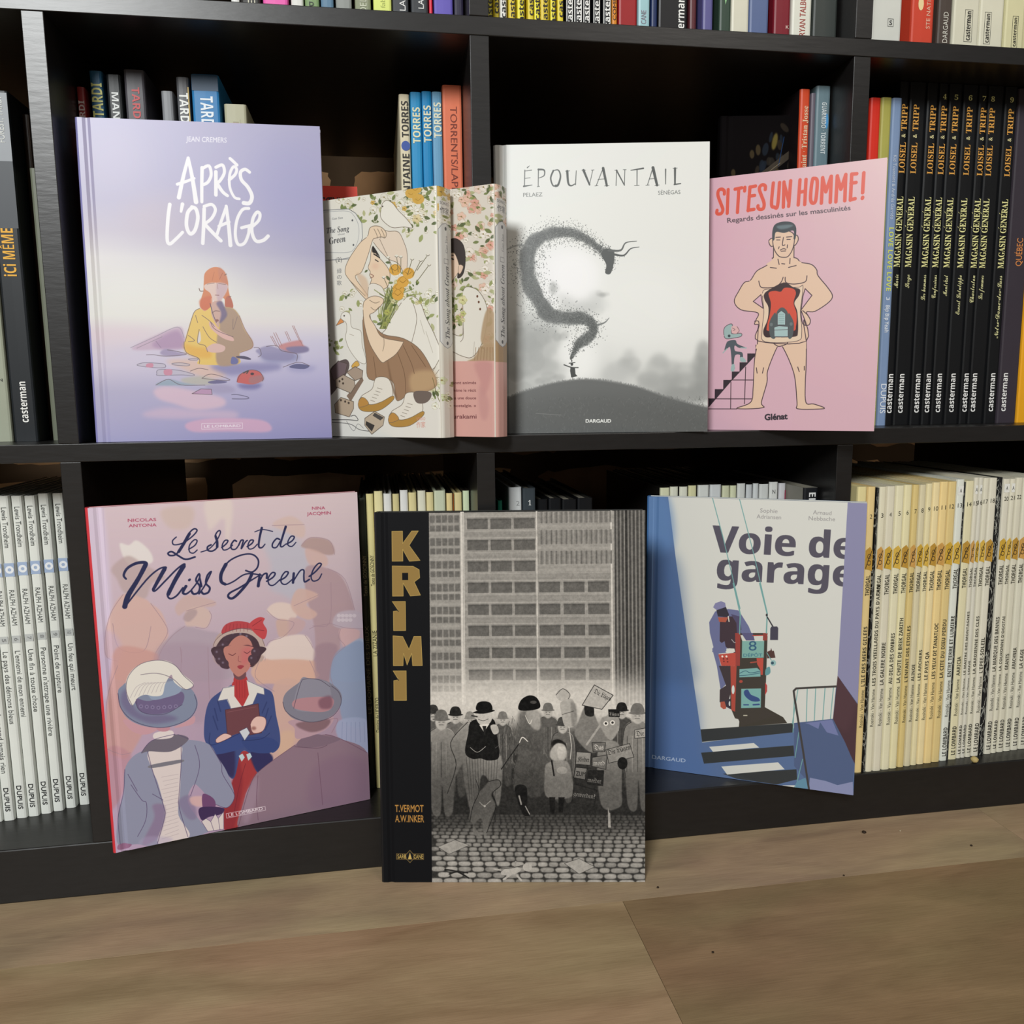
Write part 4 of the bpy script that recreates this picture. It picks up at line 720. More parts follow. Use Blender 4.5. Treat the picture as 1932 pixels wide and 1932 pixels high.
def art_manga(vol):
    """front of the dust jacket; vol 2 crouching reader, vol 1 half hidden with a pink band"""
    R = np.random.RandomState(20 + vol)
    if vol == 2:
        g = Pic(560, 900, ((578, 384), (825, 350), (838, 831), (595, 827)), '#d9d7cd')
        g.grad([(0, '#d6d3c8'), (1, '#d4d4d0')], [(0, '#d8d5ca'), (1, '#d5d2ca')])
        g.fr(590, 330, 3.715); k = '#6b5f52'; sk = '#dcc6ac'; sd = '#c9ab8e'
        flowers(g, R, 640, 60, 950, 420, 120, ('#e3e0d5', '#e9e6da', '#d9c79a', '#dcd8c4')); flowers(g, R, 130, 120, 640, 330, 50, ('#dedbd0', '#d2cfc0')); flowers(g, R, 420, 180, 700, 260, 20, ('#dedbd0', '#c9a24a'))
        flowers(g, R, 780, 780, 880, 1130, 34, ('#e5e4da', '#d9dcc4')); flowers(g, R, 850, 1420, 960, 1640, 34, ('#c9cfa8', '#e0e0d0'), .9); flowers(g, R, 190, 800, 350, 1050, 14, ('#dedbd0', '#e5e2d8')); flowers(g, R, 350, 600, 700, 700, 4, ('#e0ddd0',))
        for x, y in ((690, 130), (740, 170), (720, 100)): g.E(x, y, 42, 36, '#c9a04c', .95); g.L([(x-20, y), (x, y+10), (x+20, y-8)], .8, '#a67f33')
        # name plate
        g.PL('-20,260 90,250 250,240 300,270 345,340 350,440 310,560 260,590 90,600 -20,605', '#d5d5cf', 1, '#6d7076', 1, 0); g.L('-20,275 90,262 240,256 290,290 322,360 320,450 290,520 240,545 90,545 -20,550', .6, '#8b8e93')
        g.text('𝑮𝒂𝒐 𝒀𝒂𝒏', 135, 318, 212, 308, 16, '#7a7c7e'); g.text('𝑻𝒉𝒆 𝑺𝒐𝒏𝒈', 100, 412, 258, 395, 40, '#45464a'); g.text('𝒂𝒃𝒐𝒖𝒕', 176, 425, 225, 420, 14, '#8b8c8e'); g.text('𝑮𝒓𝒆𝒆𝒏', 118, 488, 232, 468, 46, '#45464a')
        g.text('(2)', 163, 612, 206, 606, 30, '#5c5d60'); g.L('90,600 160,595', .8, '#6d7076', 1, 0); g.L('210,590 265,580', .8, '#6d7076', 1, 0); g.dots([(278, 320), (286, 492)], 1.6, '#55565a')
        for i, c in enumerate('緑の歌'): g.text(c, 172, 690 + i*42, 205, 687 + i*42, 26, '#77787a')
        # bird and hat
        g.PL('480,240 490,200 520,180 560,200 600,250 660,310 700,370 640,365 560,370 500,330 475,290', '#dcd9cf', .8, k); g.dots([(490, 222)], 1.3, '#4a423a'); g.PL('415,450 450,380 530,395 600,400 640,470 665,560 655,700 600,620 520,580', '#d8c8b6', .8, k)
        g.L('470,450 560,640', .7, k)
        # raised arm, head
        g.PL('385,430 400,375 440,358 485,370 515,405 510,440 480,435 440,445 420,460 390,560 345,680 300,720 390,850 370,870 260,740 228,680 250,600 330,480', sk, .9, k)
        for x in (430, 455, 480): g.L([(x, 380), (x + 20, 420), (x + 22, 445)], .8, k)
        g.L('260,740 370,850', .8, k); g.P('310,690 380,730 400,850 370,850 330,760', sd, .7, 2)
        g.PL('425,500 450,560 520,640 545,700 530,780 490,800 440,775 405,772 415,730 400,705 405,680 390,650 405,600 410,540', sk, .9, k); g.P('425,500 470,570 440,550 418,540', '#33302f'); g.L('430,555 470,580', 2.2, '#33302f'); g.L('440,595 460,608', 1.6, '#33302f'); g.L('405,695 430,710 405,725', 1, '#7d4f45'); g.E(440, 640, 25, 20, '#d2a791', .5, 3)
        g.PL('400,770 480,780 510,850 500,900 400,900', '#d8d3c9', .7, k)
        # shirt, trousers
        g.PL('640,880 700,850 760,900 800,1000 860,1120 900,1230 890,1310 840,1370 760,1280 690,1180 500,1130 520,1080 560,1000', '#dcd9cf', .9, k); g.L('700,880 735,1010 700,1180', .8, k); g.L('760,1020 790,1120', .7, '#a8a294'); g.L('800,1100 850,1250', .7, '#a8a294')
        g.PL('840,1420 880,1330 930,1230 975,1150 975,1400 900,1425', '#d6d2c6', .8, k); g.L('870,1410 940,1300', .7, k)
        g.PL('355,1000 400,980 420,1040 500,1120 640,1150 760,1230 850,1380 880,1480 800,1530 700,1530 660,1560 620,1590 590,1580 560,1450 400,1440 380,1300 360,1150', '#94765c', .9, k); g.P('700,1400 850,1380 880,1480 800,1530 700,1525', '#b89b76', .8, 3); g.P('520,1250 560,1440 600,1580 560,1500', '#6d543f', .8, 1.5); g.L('640,1200 700,1330 720,1400', 1, '#6d543f'); g.L('600,1250 650,1400 660,1550', 1, '#6d543f'); g.L('430,1280 450,1430', 1, '#6d543f'); g.L('700,1200 800,1350', 1, '#6d543f')
        # bouquet
        for k2 in range(60): g.L([(500 + R.randn()*14, 1080), (540 + R.randn()*30, 900 + R.rand()*60), (590 + R.randn()*60, 780 + R.rand()*60)], 1.5, ('#7d8450', '#a3a86a', '#565e38')[k2 % 3], .8)
        flowers(g, R, 540, 740, 780, 920, 46, ('#dcd7bc', '#b7b56a', '#cfcb9e'), .8); flowers(g, R, 460, 960, 560, 1060, 12, ('#a8ac5c', '#8f9a4f'), .8)
        for x, y in ((580, 665), (605, 800), (635, 750), (600, 840), (675, 690)): g.E(x, y, 42, 40, '#cfa04a'); g.L([(x-22, y-8), (x, y+6), (x+20, y-10)], .9, '#8f6a2c'); g.L([(x-38, y), (x, y-38), (x+38, y)], .6, '#8f6a2c')
        for x, y in ((530, 580), (590, 570), (620, 575), (700, 590), (760, 600), (810, 560), (820, 630), (500, 720)): g.L([(x, y), (x - (x-620)*.4, y + 110)], 1, '#5e5a40'); g.E(x, y, 13, 11, '#d9d6c9'); g.L([(x-12, y), (x, y+8), (x+12, y)], .8, '#5c5348')
        # lower arm
        g.PL('355,930 370,880 430,850 490,865 495,900 440,960 400,990 440,1060 490,1140 620,1170 640,1180 590,1260 520,1310 490,1320 450,1270 400,1180 365,1050', sk, .9, k); g.L('500,1130 505,1190 495,1240', .8, k)
        for s in ('400,880 440,900 470,890', '410,930 440,950 470,925'): g.L(s, .8, k)
        # duck
        g.PL('165,1060 195,1010 210,1020 220,1035', '#cf8a52', .8, k, 1, 0); g.PL('200,1010 205,975 235,962 265,985 275,1070 340,1100 350,1200 375,1290 370,1330 320,1310 260,1230 232,1150 240,1090 235,1040', '#dcdad2', .8, '#8a8276'); g.dots([(222, 990)], 1.4, '#3a3530'); g.L('260,1120 290,1130', .8, '#a59c8e'); g.PL('275,1345 310,1310 330,1340 290,1360', '#c9a050', .7, k)
        # shoes
        for dx, dy in ((0, 0), (215, 110)):
            q = lambda L: [(x + dx, y + dy) for x, y in L]
            g.PL(q([(340, 1570), (420, 1510), (450, 1430), (540, 1440), (565, 1560), (480, 1620), (380, 1650)]), '#d8d3c8', .8, k); g.PL(q([(325, 1600), (350, 1570), (400, 1620), (480, 1605), (565, 1560), (570, 1590), (480, 1660), (380, 1672), (330, 1650)]), '#a8813f', .8, k)
            g.PL(q([(325, 1600), (350, 1570), (380, 1585), (395, 1620), (330, 1640)]), '#b08444', .7, k)
            for j in range(5): g.L(q([(410 + j*12, 1590 - j*22), (440 + j*13, 1600 - j*22)]), .9, '#8a8276')
        g.P('720,1530 830,1530 840,1570 800,1610 735,1605', '#6b5f58')
        # effect pedals and cable
        g.P('115,1400 160,1330 240,1300 250,1380 120,1560', '#5b5050'); g.P('240,1560 350,1420 360,1450 270,1600', '#7d6a5c', 1, 0, 0)
        for s, c in (('160,1440 200,1400 295,1450 300,1490 270,1540 165,1495', '#a79888'), ('240,1390 300,1350 355,1380 350,1430 300,1450', '#a08f80'), ('155,1620 200,1570 290,1600 290,1650 260,1710 160,1680', '#ab9a86'), ('370,1720 440,1670 510,1710 500,1770 420,1835 370,1770', '#b3a490'), ('125,1380 180,1310 245,1330 230,1400 150,1450', '#6b5c60')):
            g.PL(s, c, .9, '#4a4038', 1, 0)
        g.P('380,1740 440,1770 420,1815 375,1765', '#3a3634', 1, 0, 0); g.P('440,1680 505,1715 480,1735 425,1700', '#4a4644', 1, 0, 0); g.dots([(190, 1455), (215, 1470), (200, 1590), (230, 1600), (255, 1610), (210, 1440)], 2, '#4a4038')
        g.L('100,1730 250,1730 320,1735 300,1700 270,1705', 1.2, '#4a4a4c'); g.L('100,1745 260,1760 330,1800 400,1812', 1, '#4a4a4c'); g.L('240,1740 290,1810 320,1760 360,1790', .7, '#6a6a6c')
        g.L('850,1430 900,1600 960,1680', 1, '#6b6440')
        g.text('SOKKO', 738, 1735, 800, 1733, 22, '#c9897c'); g.text('作家', 738, 1785, 802, 1783, 34, '#c9897c')
        flowers(g, R, 115, 1120, 200, 1260, 12, ('#8f9a5c', '#6f7a45'), .8)
        return g
    g = Pic(520, 900, ((694.5, 380), (936, 348), (939, 829), (704, 825)), '#d9d2c6')
    g.fr(590, 330, 3.715); k = '#6b5f52'
    flowers(g, R, 900, 60, 1310, 1240, 330, ('#e5ddd2', '#e0b9a6', '#e3c9bb', '#ece6dc', '#d99f8e'), 1.1)
    g.PL('930,560 960,470 1010,455 1060,500 1075,600 1060,700 1020,730 1030,640 1000,560', '#3b3433', .9, '#2a2524'); g.PL('900,590 960,560 1000,560 1030,640 1025,690 970,760 900,780', '#e0c6b0', .8, k); g.L('955,585 990,600', 2.4, '#33302f'); g.L('950,690 968,700', 1.2, '#9a5a4c'); g.L('960,570 990,572', 1.4, '#33302f'); g.PL('1030,640 1060,650 1040,700 1025,690', '#dcc0aa', .7, k)
    g.PL('1060,820 1130,800 1190,850 1230,950 1220,1100 1180,1220 1120,1290 1050,1280 960,1240 900,1250 900,1100 1040,1140 1060,1060', '#dedad0', .9, k); g.L('1060,1060 1060,1150 1040,1180', .8, k); g.L('1140,1180 1130,1280', .7, '#a8a294')
    flowers(g, R, 950, 820, 1060, 1080, 30, ('#b7ba72', '#d3cf9a', '#9ca65a')); g.P('1140,1290 1200,1200 1310,1210 1370,1280 1370,1320 1100,1320', '#a98d6c', .9, 1); g.P('1190,1100 1230,950 1290,1000 1330,1210 1200,1200', '#ae9474', .9, 1)
    for k2 in range(9): g.L([(1150 + k2*20, 1220), (1140 + k2*22, 1310)], 1, '#8a6f52', .8)
    for x, y in ((1170, 900), (1180, 950), (1160, 860)): g.E(x, y, 7, 9, '#6b4a38')
    g.P('850,1318 1400,1315 1400,1880 850,1880', '#d0a098', 1, 0, 0); g.P('1140,1330 1260,1330 1240,1500 1200,1560 1180,1460', '#bf8b88', .7, 3); g.P('1180,1480 1240,1600 1230,1720 1190,1720 1170,1600', '#c08f8c', .7, 3)
    for s, x0, x1, y, h in (('sont animés', 985, 1152, 1478, 20), ('mène le récit', 985, 1152, 1532, 20), ('us une douce', 985, 1152, 1586, 20), ('nostalgie. »', 992, 1152, 1640, 20), ('Murakami', 945, 1155, 1722, 30)):
        g.text(s, x0, y, x1, y, h, '#6d3f42', .01)
    return g

def art_jacket_spine(vol):
    R = np.random.RandomState(40 + vol)
    g = Pic(110, 900, ((0, 75), (100, 75), (100, 1862), (0, 1862)), '#d8d5cb')
    cols = ('#e3e0d5', '#e9e6da', '#c9a24a') if vol == 2 else ('#e5ddd2', '#e0b9a6', '#ece6dc')
    flowers(g, R, -10, 75, 110, 330, 46, cols)
    if vol == 2:
        flowers(g, R, -10, 1420, 60, 1640, 16, ('#c9cfa8', '#e0e0d0')); g.P('0,1150 60,1170 100,1300 60,1400 0,1420', '#d6d2c6', 1, 0, 0)
    else:
        flowers(g, R, -10, 330, 110, 1200, 150, cols); g.P('-5,1150 110,1200 110,1320 -5,1320', '#a98d6c', 1, 1)
        g.P('-5,1318 110,1316 110,1900 -5,1900', '#d4a59c', 1, 0, 0)
    g.P('8,168 72,168 72,268 8,268', '#d8d6d0', 1, 0, 0); g.text('SOKKO', 12, 196, 68, 196, 20, '#55565a'); g.text('作家', 12, 256, 68, 256, 36, '#45464a')
    g.PL('4,370 20,335 42,322 66,335 82,370 82,1160 66,1192 42,1208 20,1192 4,1160', '#d0d0cd', 2, '#85868a', 1, 0)
    g.text('𝑻𝒉𝒆 𝑺𝒐𝒏𝒈 𝒂𝒃𝒐𝒖𝒕 𝑮𝒓𝒆𝒆𝒏', 60, 1138, 60, 622, 30, '#55565a'); g.L('30,572 58,572 58,604 30,604', 1.6, '#77787c', 1, 0, closed=True); g.text('𝑮𝒂𝒐 𝒀𝒂𝒏', 54, 530, 54, 408, 16, '#85868a')
    g.dots([(42, 360), (42, 1172)], 6, '#55565a')
    return g
# ------------------------------------------------------------------ the room: floor of laminate planks, wall behind the shelves
def plank_mat(tone, seed):
    m = bpy.data.materials.new('laminate'); m.use_nodes = True; nt = m.node_tree; b = nt.nodes['Principled BSDF']
    N = nt.nodes.new; Lk = nt.links.new
    tc = N('ShaderNodeTexCoord')
    def nz(scale, st, det=4, dist=0):
        mp = N('ShaderNodeMapping'); mp.inputs['Scale'].default_value = st; mp.inputs['Location'].default_value = (seed*1.7, seed*.9, 0)
        n = N('ShaderNodeTexNoise'); n.inputs['Scale'].default_value = scale; n.inputs['Detail'].default_value = det; n.inputs['Distortion'].default_value = dist
        Lk(tc.outputs['Object'], mp.inputs[0]); Lk(mp.outputs[0], n.inputs[0]); return n
    a = nz(7, (1, 4, 1), 3, .8); f = nz(60, (.6, 14, 1), 6, .2); k = nz(4.5, (1, 2.2, 1), 2, .4)
    r1 = N('ShaderNodeValToRGB'); r1.color_ramp.elements[0].position = .32; r1.color_ramp.elements[1].position = .70
    r1.color_ramp.elements[0].color = rgb(tone[0]); r1.color_ramp.elements[1].color = rgb(tone[1])
    r2 = N('ShaderNodeValToRGB'); r2.color_ramp.elements[0].position = .3; r2.color_ramp.elements[1].position = .62
    r2.color_ramp.elements[0].color = (.80, .78, .75, 1); r2.color_ramp.elements[1].color = (1, 1, 1, 1)
    r3 = N('ShaderNodeValToRGB'); r3.color_ramp.elements[0].position = .35; r3.color_ramp.elements[1].position = .65
    r3.color_ramp.elements[0].color = (.93, 1.0, .93, 1); r3.color_ramp.elements[1].color = (1, .95, .95, 1)
    Lk(a.outputs[0], r1.inputs[0]); Lk(f.outputs[0], r2.inputs[0]); Lk(k.outputs[0], r3.inputs[0])
    m1 = N('ShaderNodeMix'); m1.data_type = 'RGBA'; m1.blend_type = 'MULTIPLY'; m1.inputs[0].default_value = .75
    m2 = N('ShaderNodeMix'); m2.data_type = 'RGBA'; m2.blend_type = 'MULTIPLY'; m2.inputs[0].default_value = 1
    Lk(r1.outputs[0], m1.inputs[6]); Lk(r2.outputs[0], m1.inputs[7]); Lk(m1.outputs[2], m2.inputs[6]); Lk(r3.outputs[0], m2.inputs[7])
    Lk(m2.outputs[2], b.inputs['Base Color']); b.inputs['Roughness'].default_value = .5; b.inputs['Specular IOR Level'].default_value = .35
    bp = N('ShaderNodeBump'); bp.inputs['Strength'].default_value = .12; bp.inputs['Distance'].default_value = .001
    Lk(f.outputs[0], bp.inputs['Height']); Lk(bp.outputs[0], b.inputs['Normal'])
    return m

V, F = box(-2.2, 3.0, -4.0, 1.0, -.05, -.0085)
floor = mesh('floor', V, F, [mat('#2a2118', .8)]); floor['kind'] = 'structure'
tones = [plank_mat(t, i) for i, t in enumerate((('#98826a', '#b59d7e'), ('#947a5c', '#ae9373'), ('#846b4e', '#9a7f5f'), ('#9d8568', '#b8a083')))]
PL, PW = 1.28, .19
ends = {0: .464 + .42, 1: .464, 2: .12, 3: .75, -1: .3}
for r in range(-3, 14):
    y1 = .0975 - PW * r + 0.0; y0 = y1 - PW
    e = ends.get(r, (.37 * r) % PL)
    for c in range(-2, 2):
        x0 = e + PL * c; x1 = x0 + PL
        if x1 < -2.1 or x0 > 2.9 or y1 > 1.1 or y0 < -3.2:
            continue
        g = .0002
        V, F = box(x0 + g, x1 - g, y0 + g, y1 - g, -.008, 0)
        mi = {(0, -1): 0, (0, 0): 3, (1, -1): 1, (1, 0): 2}.get((r, c), (r * 3 + c * 2) % 4)
        mesh('laminate_plank', V, F, [tones[mi]], floor)

# rough stone wall seen dimly through the open backs of the cells
R = random.Random(3)
V, F = box(-1.3, 2.2, .55, .65, 0, 1.6)
wall = mesh('wall_back', V, F, [mat('#4a3a2a', .95, .2)]); wall['kind'] = 'structure'
smats = [mat(c, .9, .2, 1.0, .35, 18) for c in ('#b8906a', '#a8835c', '#c4a07a', '#9a7450')]
z = 0.0
while z < 1.5:
    h = .085 + .05 * R.random(); x = -1.25 + .1 * R.random()
    while x < 2.1:
        w = .12 + .14 * R.random(); n = 6
        Vs, Fs = [], []
        for iz in range(n + 1):
            for ix in range(n + 1):
                ex = min(ix, n - ix) / (n / 2); ez = min(iz, n - iz) / (n / 2)
                bulge = .028 * (min(ex, 1) * min(ez, 1)) ** .35
                Vs.append((x + .006 + (w - .012) * ix / n + R.uniform(-.004, .004) * (0 < ix < n), .557 - bulge + R.uniform(-.004, .004), z + .005 + (h - .01) * iz / n))
        for iz in range(n):
            for ix in range(n):
                a = iz * (n + 1) + ix; Fs.append((a, a + 1, a + n + 2, a + n + 1))
        mesh('stone', Vs, Fs, [R.choice(smats)], wall, smooth=True)
        x += w
    z += h

# ------------------------------------------------------------------ the bookcase
def foil(name, base, rough):
    m = bpy.data.materials.new(name); m.use_nodes = True; nt = m.node_tree; b = nt.nodes['Principled BSDF']
    tc = nt.nodes.new('ShaderNodeTexCoord'); mp = nt.nodes.new('ShaderNodeMapping'); mp.inputs['Scale'].default_value = (1, 5, 5)
    n = nt.nodes.new('ShaderNodeTexNoise'); n.inputs['Scale'].default_value = 45; n.inputs['Detail'].default_value = 6
    mx = nt.nodes.new('ShaderNodeMix'); mx.data_type = 'RGBA'
    mx.inputs[6].default_value = tuple(v * .7 for v in base) + (1,); mx.inputs[7].default_value = tuple(v * 1.35 for v in base) + (1,)
    bp = nt.nodes.new('ShaderNodeBump'); bp.inputs['Strength'].default_value = .18; bp.inputs['Distance'].default_value = .0006
    nt.links.new(tc.outputs['Object'], mp.inputs[0]); nt.links.new(mp.outputs[0], n.inputs[0]); nt.links.new(n.outputs[0], mx.inputs[0])
    nt.links.new(mx.outputs[2], b.inputs['Base Color']); nt.links.new(n.outputs[0], bp.inputs['Height']); nt.links.new(bp.outputs[0], b.inputs['Normal'])
    b.inputs['Roughness'].default_value = rough; b.inputs['Specular IOR Level'].default_value = .45
    return m
BLACK = foil('black_ash_foil', (.0100, .0092, .0090), .33)
ZC, ZB0, ZB, ZT0, ZT = .0507, .3922, .4075, .7457, .7609
DT, PITCH, DEPTH = .0166, .352, .39
case = tag(empty('bookcase', (-.352, 0, 0)), 'large black cube bookcase standing on the wooden floor', 'bookcase')
def part(name, x0, x1, z0, z1, y0=0.0, y1=DEPTH, w=.0006):
    V, F = box(x0, x1, y0, y1, z0, z1); o = bevel(mesh(name, V, F, [BLACK], case), w, 2)
    o.matrix_parent_inverse = Matrix.Translation((.352, 0, 0)); return o
X0, X1 = -.352 - .034, 1.408 + DT + .034
part('base_board', X0, X1, 0, ZC, w=.0012)
for z0, z1 in ((ZB0, ZB), (ZT0, ZT)):
    part('shelf_board', X0 + .05, X1 - .05, z0, z1)
part('top_board', X0, X1, 1.0995, 1.15, w=.0012)
part('side_panel', X0, X0 + .05, ZC, 1.0995); part('side_panel', X1 - .05, X1, ZC, 1.0995)
for i in range(0, 4):
    x = i * PITCH
    for z0, z1 in ((ZC, ZB0), (ZB, ZT0), (ZT, 1.0995)):
        part('divider', x, x + DT, z0 + .0001, z1 - .0001)

# ------------------------------------------------------------------ books
PAGE = mat('#cfc8b4', .8, .2, 1, .12, 400, stretch=(30, 1, 1))
PAGEW = mat('#dcdad0', .8, .2, 1, .08, 400); PAGED = mat('#4a473e', .8, .2, 1, .1, 400)

def profile(w, t, b, left_round=True, joint=True):
    """plan section of a case binding: front board along y=0 from x=w to the spine at x=0, back board along y=t"""
    r = min(.0022, t * .3)
    out = [(w, 0)]
    if joint:
        out += [(.0125, 0), (.0100, .0009), (.0085, .0009), (.0060, 0)]
    out += [(r, 0), (r*.3, r*.3), (0, r), (-.0001, t*.5), (0, t - r), (r*.3, t - r*.3), (r, t), (w, t)]
    inn = [(w, t - b), (b*1.2, t - b), (b*1.2, b), (w, b)]
    return out, inn

def extrude(P, z0, z1):
    n = len(P); V = [(x, y, z0) for x, y in P] + [(x, y, z1) for x, y in P]
    F = [(i, (i + 1) % n, n + (i + 1) % n, n + i) for i in range(n)]
    return V, F

def case_binding(name, w, h, t, mats, b=.0022, joint=True, mirror=False):
    """cover with boards and spine as one sheet; slots: front picture, spine, inside"""
    out, inn = profile(w, t, b, joint=joint)
    P = out + inn; n = len(P); no = len(out)
    V, F = extrude(P, 0, h)
    nf = 5 if joint else 1
    mi = [0 if i < nf else 1 if i < no - 1 else 2 for i in range(n)]
    # caps: strips between outer and inner line
    def strip(a):
        k = len(inn)
        top = []
        front = list(range(0, nf + 1))            # outer front points
        return top
    cap = [list(range(0, nf + 1)) + [no + 2, no + 3], [nf] + list(range(nf + 1, no - 2)) + [no - 2] + [no + 1, no + 2], [no - 2, no - 1, no, no + 1]]
    for c in cap:
        F.append(tuple(n + i for i in c)); mi.append(2 if len(mats) < 4 else 3)
        F.append(tuple(reversed(c))); mi.append(2 if len(mats) < 4 else 3)
    F = [tuple(reversed(f)) for f in F]
    uv = []
    for f in F:
        for i in f:
            x, y, z = V[i]
            uv.append((min(max((w - x if mirror else x) / w, 0), 1), z / h))
    return V, F, mi, uv

def lettering(parent, items, zoff=0.0, y=-.0004, name='lettering'):
    """type on a spine. item: (text, z start, z end, cap height, colour, 'u' reads upward or 'd' downward, x of the middle of the capitals, bold)"""
    for it in items:
        V, F, MI, mats = [], [], [], []
        s, za, zb, ch, col, dr, xc = it[:7]; bold = it[7] if len(it) > 7 else 0
        Vt, Ft = type_mesh(s, bold)
        lo, hi = Vt[:, 0].min(), Vt[:, 0].max()
        t = (Vt[:, 0] - lo) / (hi - lo)
        v = Vt[:, 1] / .7 * ch - ch / 2
        if dr == 'u':
            X = xc - v; Z = min(za, zb) + abs(zb - za) * t
        elif dr == 'd':
            X = xc + v; Z = max(za, zb) - abs(zb - za) * t
        else:                                           # level: za, zb are x limits; xc is z
            X = za + (zb - za) * t; Z = xc + v
        m = mat(col, .5, .4)
        if m not in mats:
            mats.append(m)
        k = mats.index(m); o = len(V)
        V += [(a, y, b - zoff) for a, b in zip(X, Z)]; F += [tuple(i + o for i in f) for f in Ft]; MI += [k] * len(Ft)
        mesh(name, V, F, mats, parent, MI)

def rect(parent, x0, x1, z0, z1, col, name='printed_panel', y=-.00018, gain=1.0):
    return mesh(name, [(x0, y, z0), (x1, y, z0), (x1, y, z1), (x0, y, z1)], [(0, 1, 2, 3)], [mat(col, .45, .4, gain)], parent)

def spine_book(name, x0, x1, y, zb, zt, col, label, cat='book', group=None, text=(), d=.205, gain=1.0, rough=.42, page=None, side=None, joint=False, soft=False):
    """book standing with its spine to the room; origin at the foot of the spine, left corner"""
    t = x1 - x0 - .0003; h = zt - zb
    cm = mat(col, rough, .3, gain); sm = mat(side or col, rough, .3, gain)
    b = .0006 if soft or t < .006 else .0022
    V, F, mi, uv = case_binding(name, d, h, t, [sm, cm, sm], b, joint=False)
    # turn so that the spine looks to -y: (x, y) -> (y, x)
    V = [(p[1], p[0], p[2]) for p in V]; F = [tuple(reversed(f)) for f in F]
    o = mesh(name, V, F, [sm, cm, sm], None, mi)
    o.location = (x0, y, zb + .0002)
    tag(o, label, cat, group)
    q = .0006 if soft else .003
    V, F = box(b, t - b, b * 1.3, d - q, q, h - q)
    mesh('page_block', V, F, [page or PAGE], o)
    if text:
        lettering(o, text, zb)
    return o

# ---- books standing face out
DISPLAY = {
 'storm': ((.0254, .0129, .0057, .0461, .1982, .2677, .4075), .0105),
 'smoke': ((.3741, .0294, -.1792, .0646, .1978, .2630, .4075), .0120),
 'pink': ((.5662, .0390, -.6096, .0080, .1693, .2352, .4075), .0050),
 'crowd': ((.0236, -.0229, .2650, .0190, .2293, .3040, .0507), .0110),
 'street': ((.2539, -.0259, -.1759, .0751, .2422, .3416, 0.0), .0180),
 'garage': ((.5307, .0578, -.4976, .0151, .2074, .2887, .0507), .0120),
}
def place(o, q):
    x, y, yaw, lean, w, h, z = q
    o.matrix_world = Matrix.Translation((x, y, z + .0003)) @ Matrix.Rotation(yaw, 4, 'Z') @ Matrix.Rotation(-lean, 4, 'X')

def face_book(key, pic, label, spine, inside, page=PAGE, gain=1.0, rough=.38, soft=False, edge=None, spec=.45):
    q, t = DISPLAY[key]; w, h = q[4], q[5]
    am = art_mat('cover_print_' + key, pic, gain, rough, spec)
    mats = [am, mat(spine, .4, .45, gain), mat(inside, .6, .3, gain), mat(edge or spine, .5, .4, gain)]
    b = .0005 if soft else .0023
    V, F, mi, uv = case_binding('comic_album', w, h, t, mats, b, joint=not soft)
    o = mesh('comic_album', V, F, mats, None, mi, uv)
    place(o, q); tag(o, label, 'book')
    i = .0007 if soft else .0035
    V, F = box(b * 1.2, w - i, b, t - b, i, h - i)
    mesh('page_block', V, F, [page], o)
    return o

face_book('storm', art_storm(), 'lilac hardcover with a red-haired woman in yellow waist deep in water', '#8f8dc4', '#c9c6d8', gain=.87)
face_book('smoke', art_smoke(), 'white and grey hardcover with a smoke creature above a hilltop scarecrow', '#b9bab8', '#d0d0cc', gain=1.0)
face_book('pink', art_pink(), 'pink softcover with a muscular cartoon man and a tiny stairclimber', '#c994a4', '#d8d0cc', PAGEW, gain=.90, soft=True)
face_book('crowd', art_crowd(), 'mauve hardcover with a woman in blue hugging a book among hats', '#c22f38', '#c9a9ac', gain=1.12, edge='#b02a3a')
face_book('street', art_street(), 'black bound hardcover with gold lettering and a grey street crowd, standing on the floor', '#101216', '#2a2a28', PAGED, gain=1.02, rough=.65, spec=.15)
face_book('garage', art_garage(), 'blue and cream hardcover with a uniformed driver on a red cart', '#3f6797', '#c8c8c0', gain=1.10)

def jacket_book(q, vol, label, t=.022, gain=1.0):
    """paperback in a dust jacket, its rounded spine at the right hand edge of the front"""
    x, y, yaw, lean, w, h, z = q
    r = .005; P = [(0, 0), (w - r, 0)]
    for k in range(1, 7):
        a = k / 6 * math.pi / 2; P.append((w - r + r * math.sin(a), r - r * math.cos(a)))
    P += [(w + .0006, t * .5), (w, t - .003), (w - .001, t - .001), (w - .003, t), (0, t)]
    ns = len(P); b = .0005
    P += [(0, t - b), (w - .002, t - b), (w - .002, b), (0, b)]
    n = len(P); V, F = extrude(P, 0, h); F = [tuple(reversed(f)) for f in F]
    # length along the spine for the spine picture
    sp = [0.0]; idx = list(range(3, ns - 1))
    for a, c in zip(idx, idx[1:]):
        sp.append(sp[-1] + math.dist(P[a], P[c]))
    su = {i: s / sp[-1] for i, s in zip(idx, sp)}
    mi, uv = [], []
    for k, f in enumerate(F):
        m = 0 if k < 3 else 1 if k < ns - 2 else 2
        mi.append(m)
        for i in f:
            j = i % n; zz = V[i][2] / h
            uv.append((V[i][0] / (w - .001), zz) if m == 0 else (su.get(j, 1.0 if j > 3 else 0.0), zz))
    mats = [art_mat('jacket_front', art_manga(vol), gain, .35), art_mat('jacket_spine', art_jacket_spine(vol), gain, .35), mat('#d8d4c8', .5)]
    o = mesh('manga_paperback', V, F, mats, None, mi, uv)
    o.matrix_world = Matrix.Translation((x, y, z + .0003)) @ Matrix.Rotation(yaw, 4, 'Z') @ Matrix.Rotation(-lean, 4, 'X')
    tag(o, label, 'book')
    V, F = box(.001, w - .0025, .0006, t - .0006, .0005, h - .0005)
    mesh('page_block', V, F, [PAGEW], o)
    return o
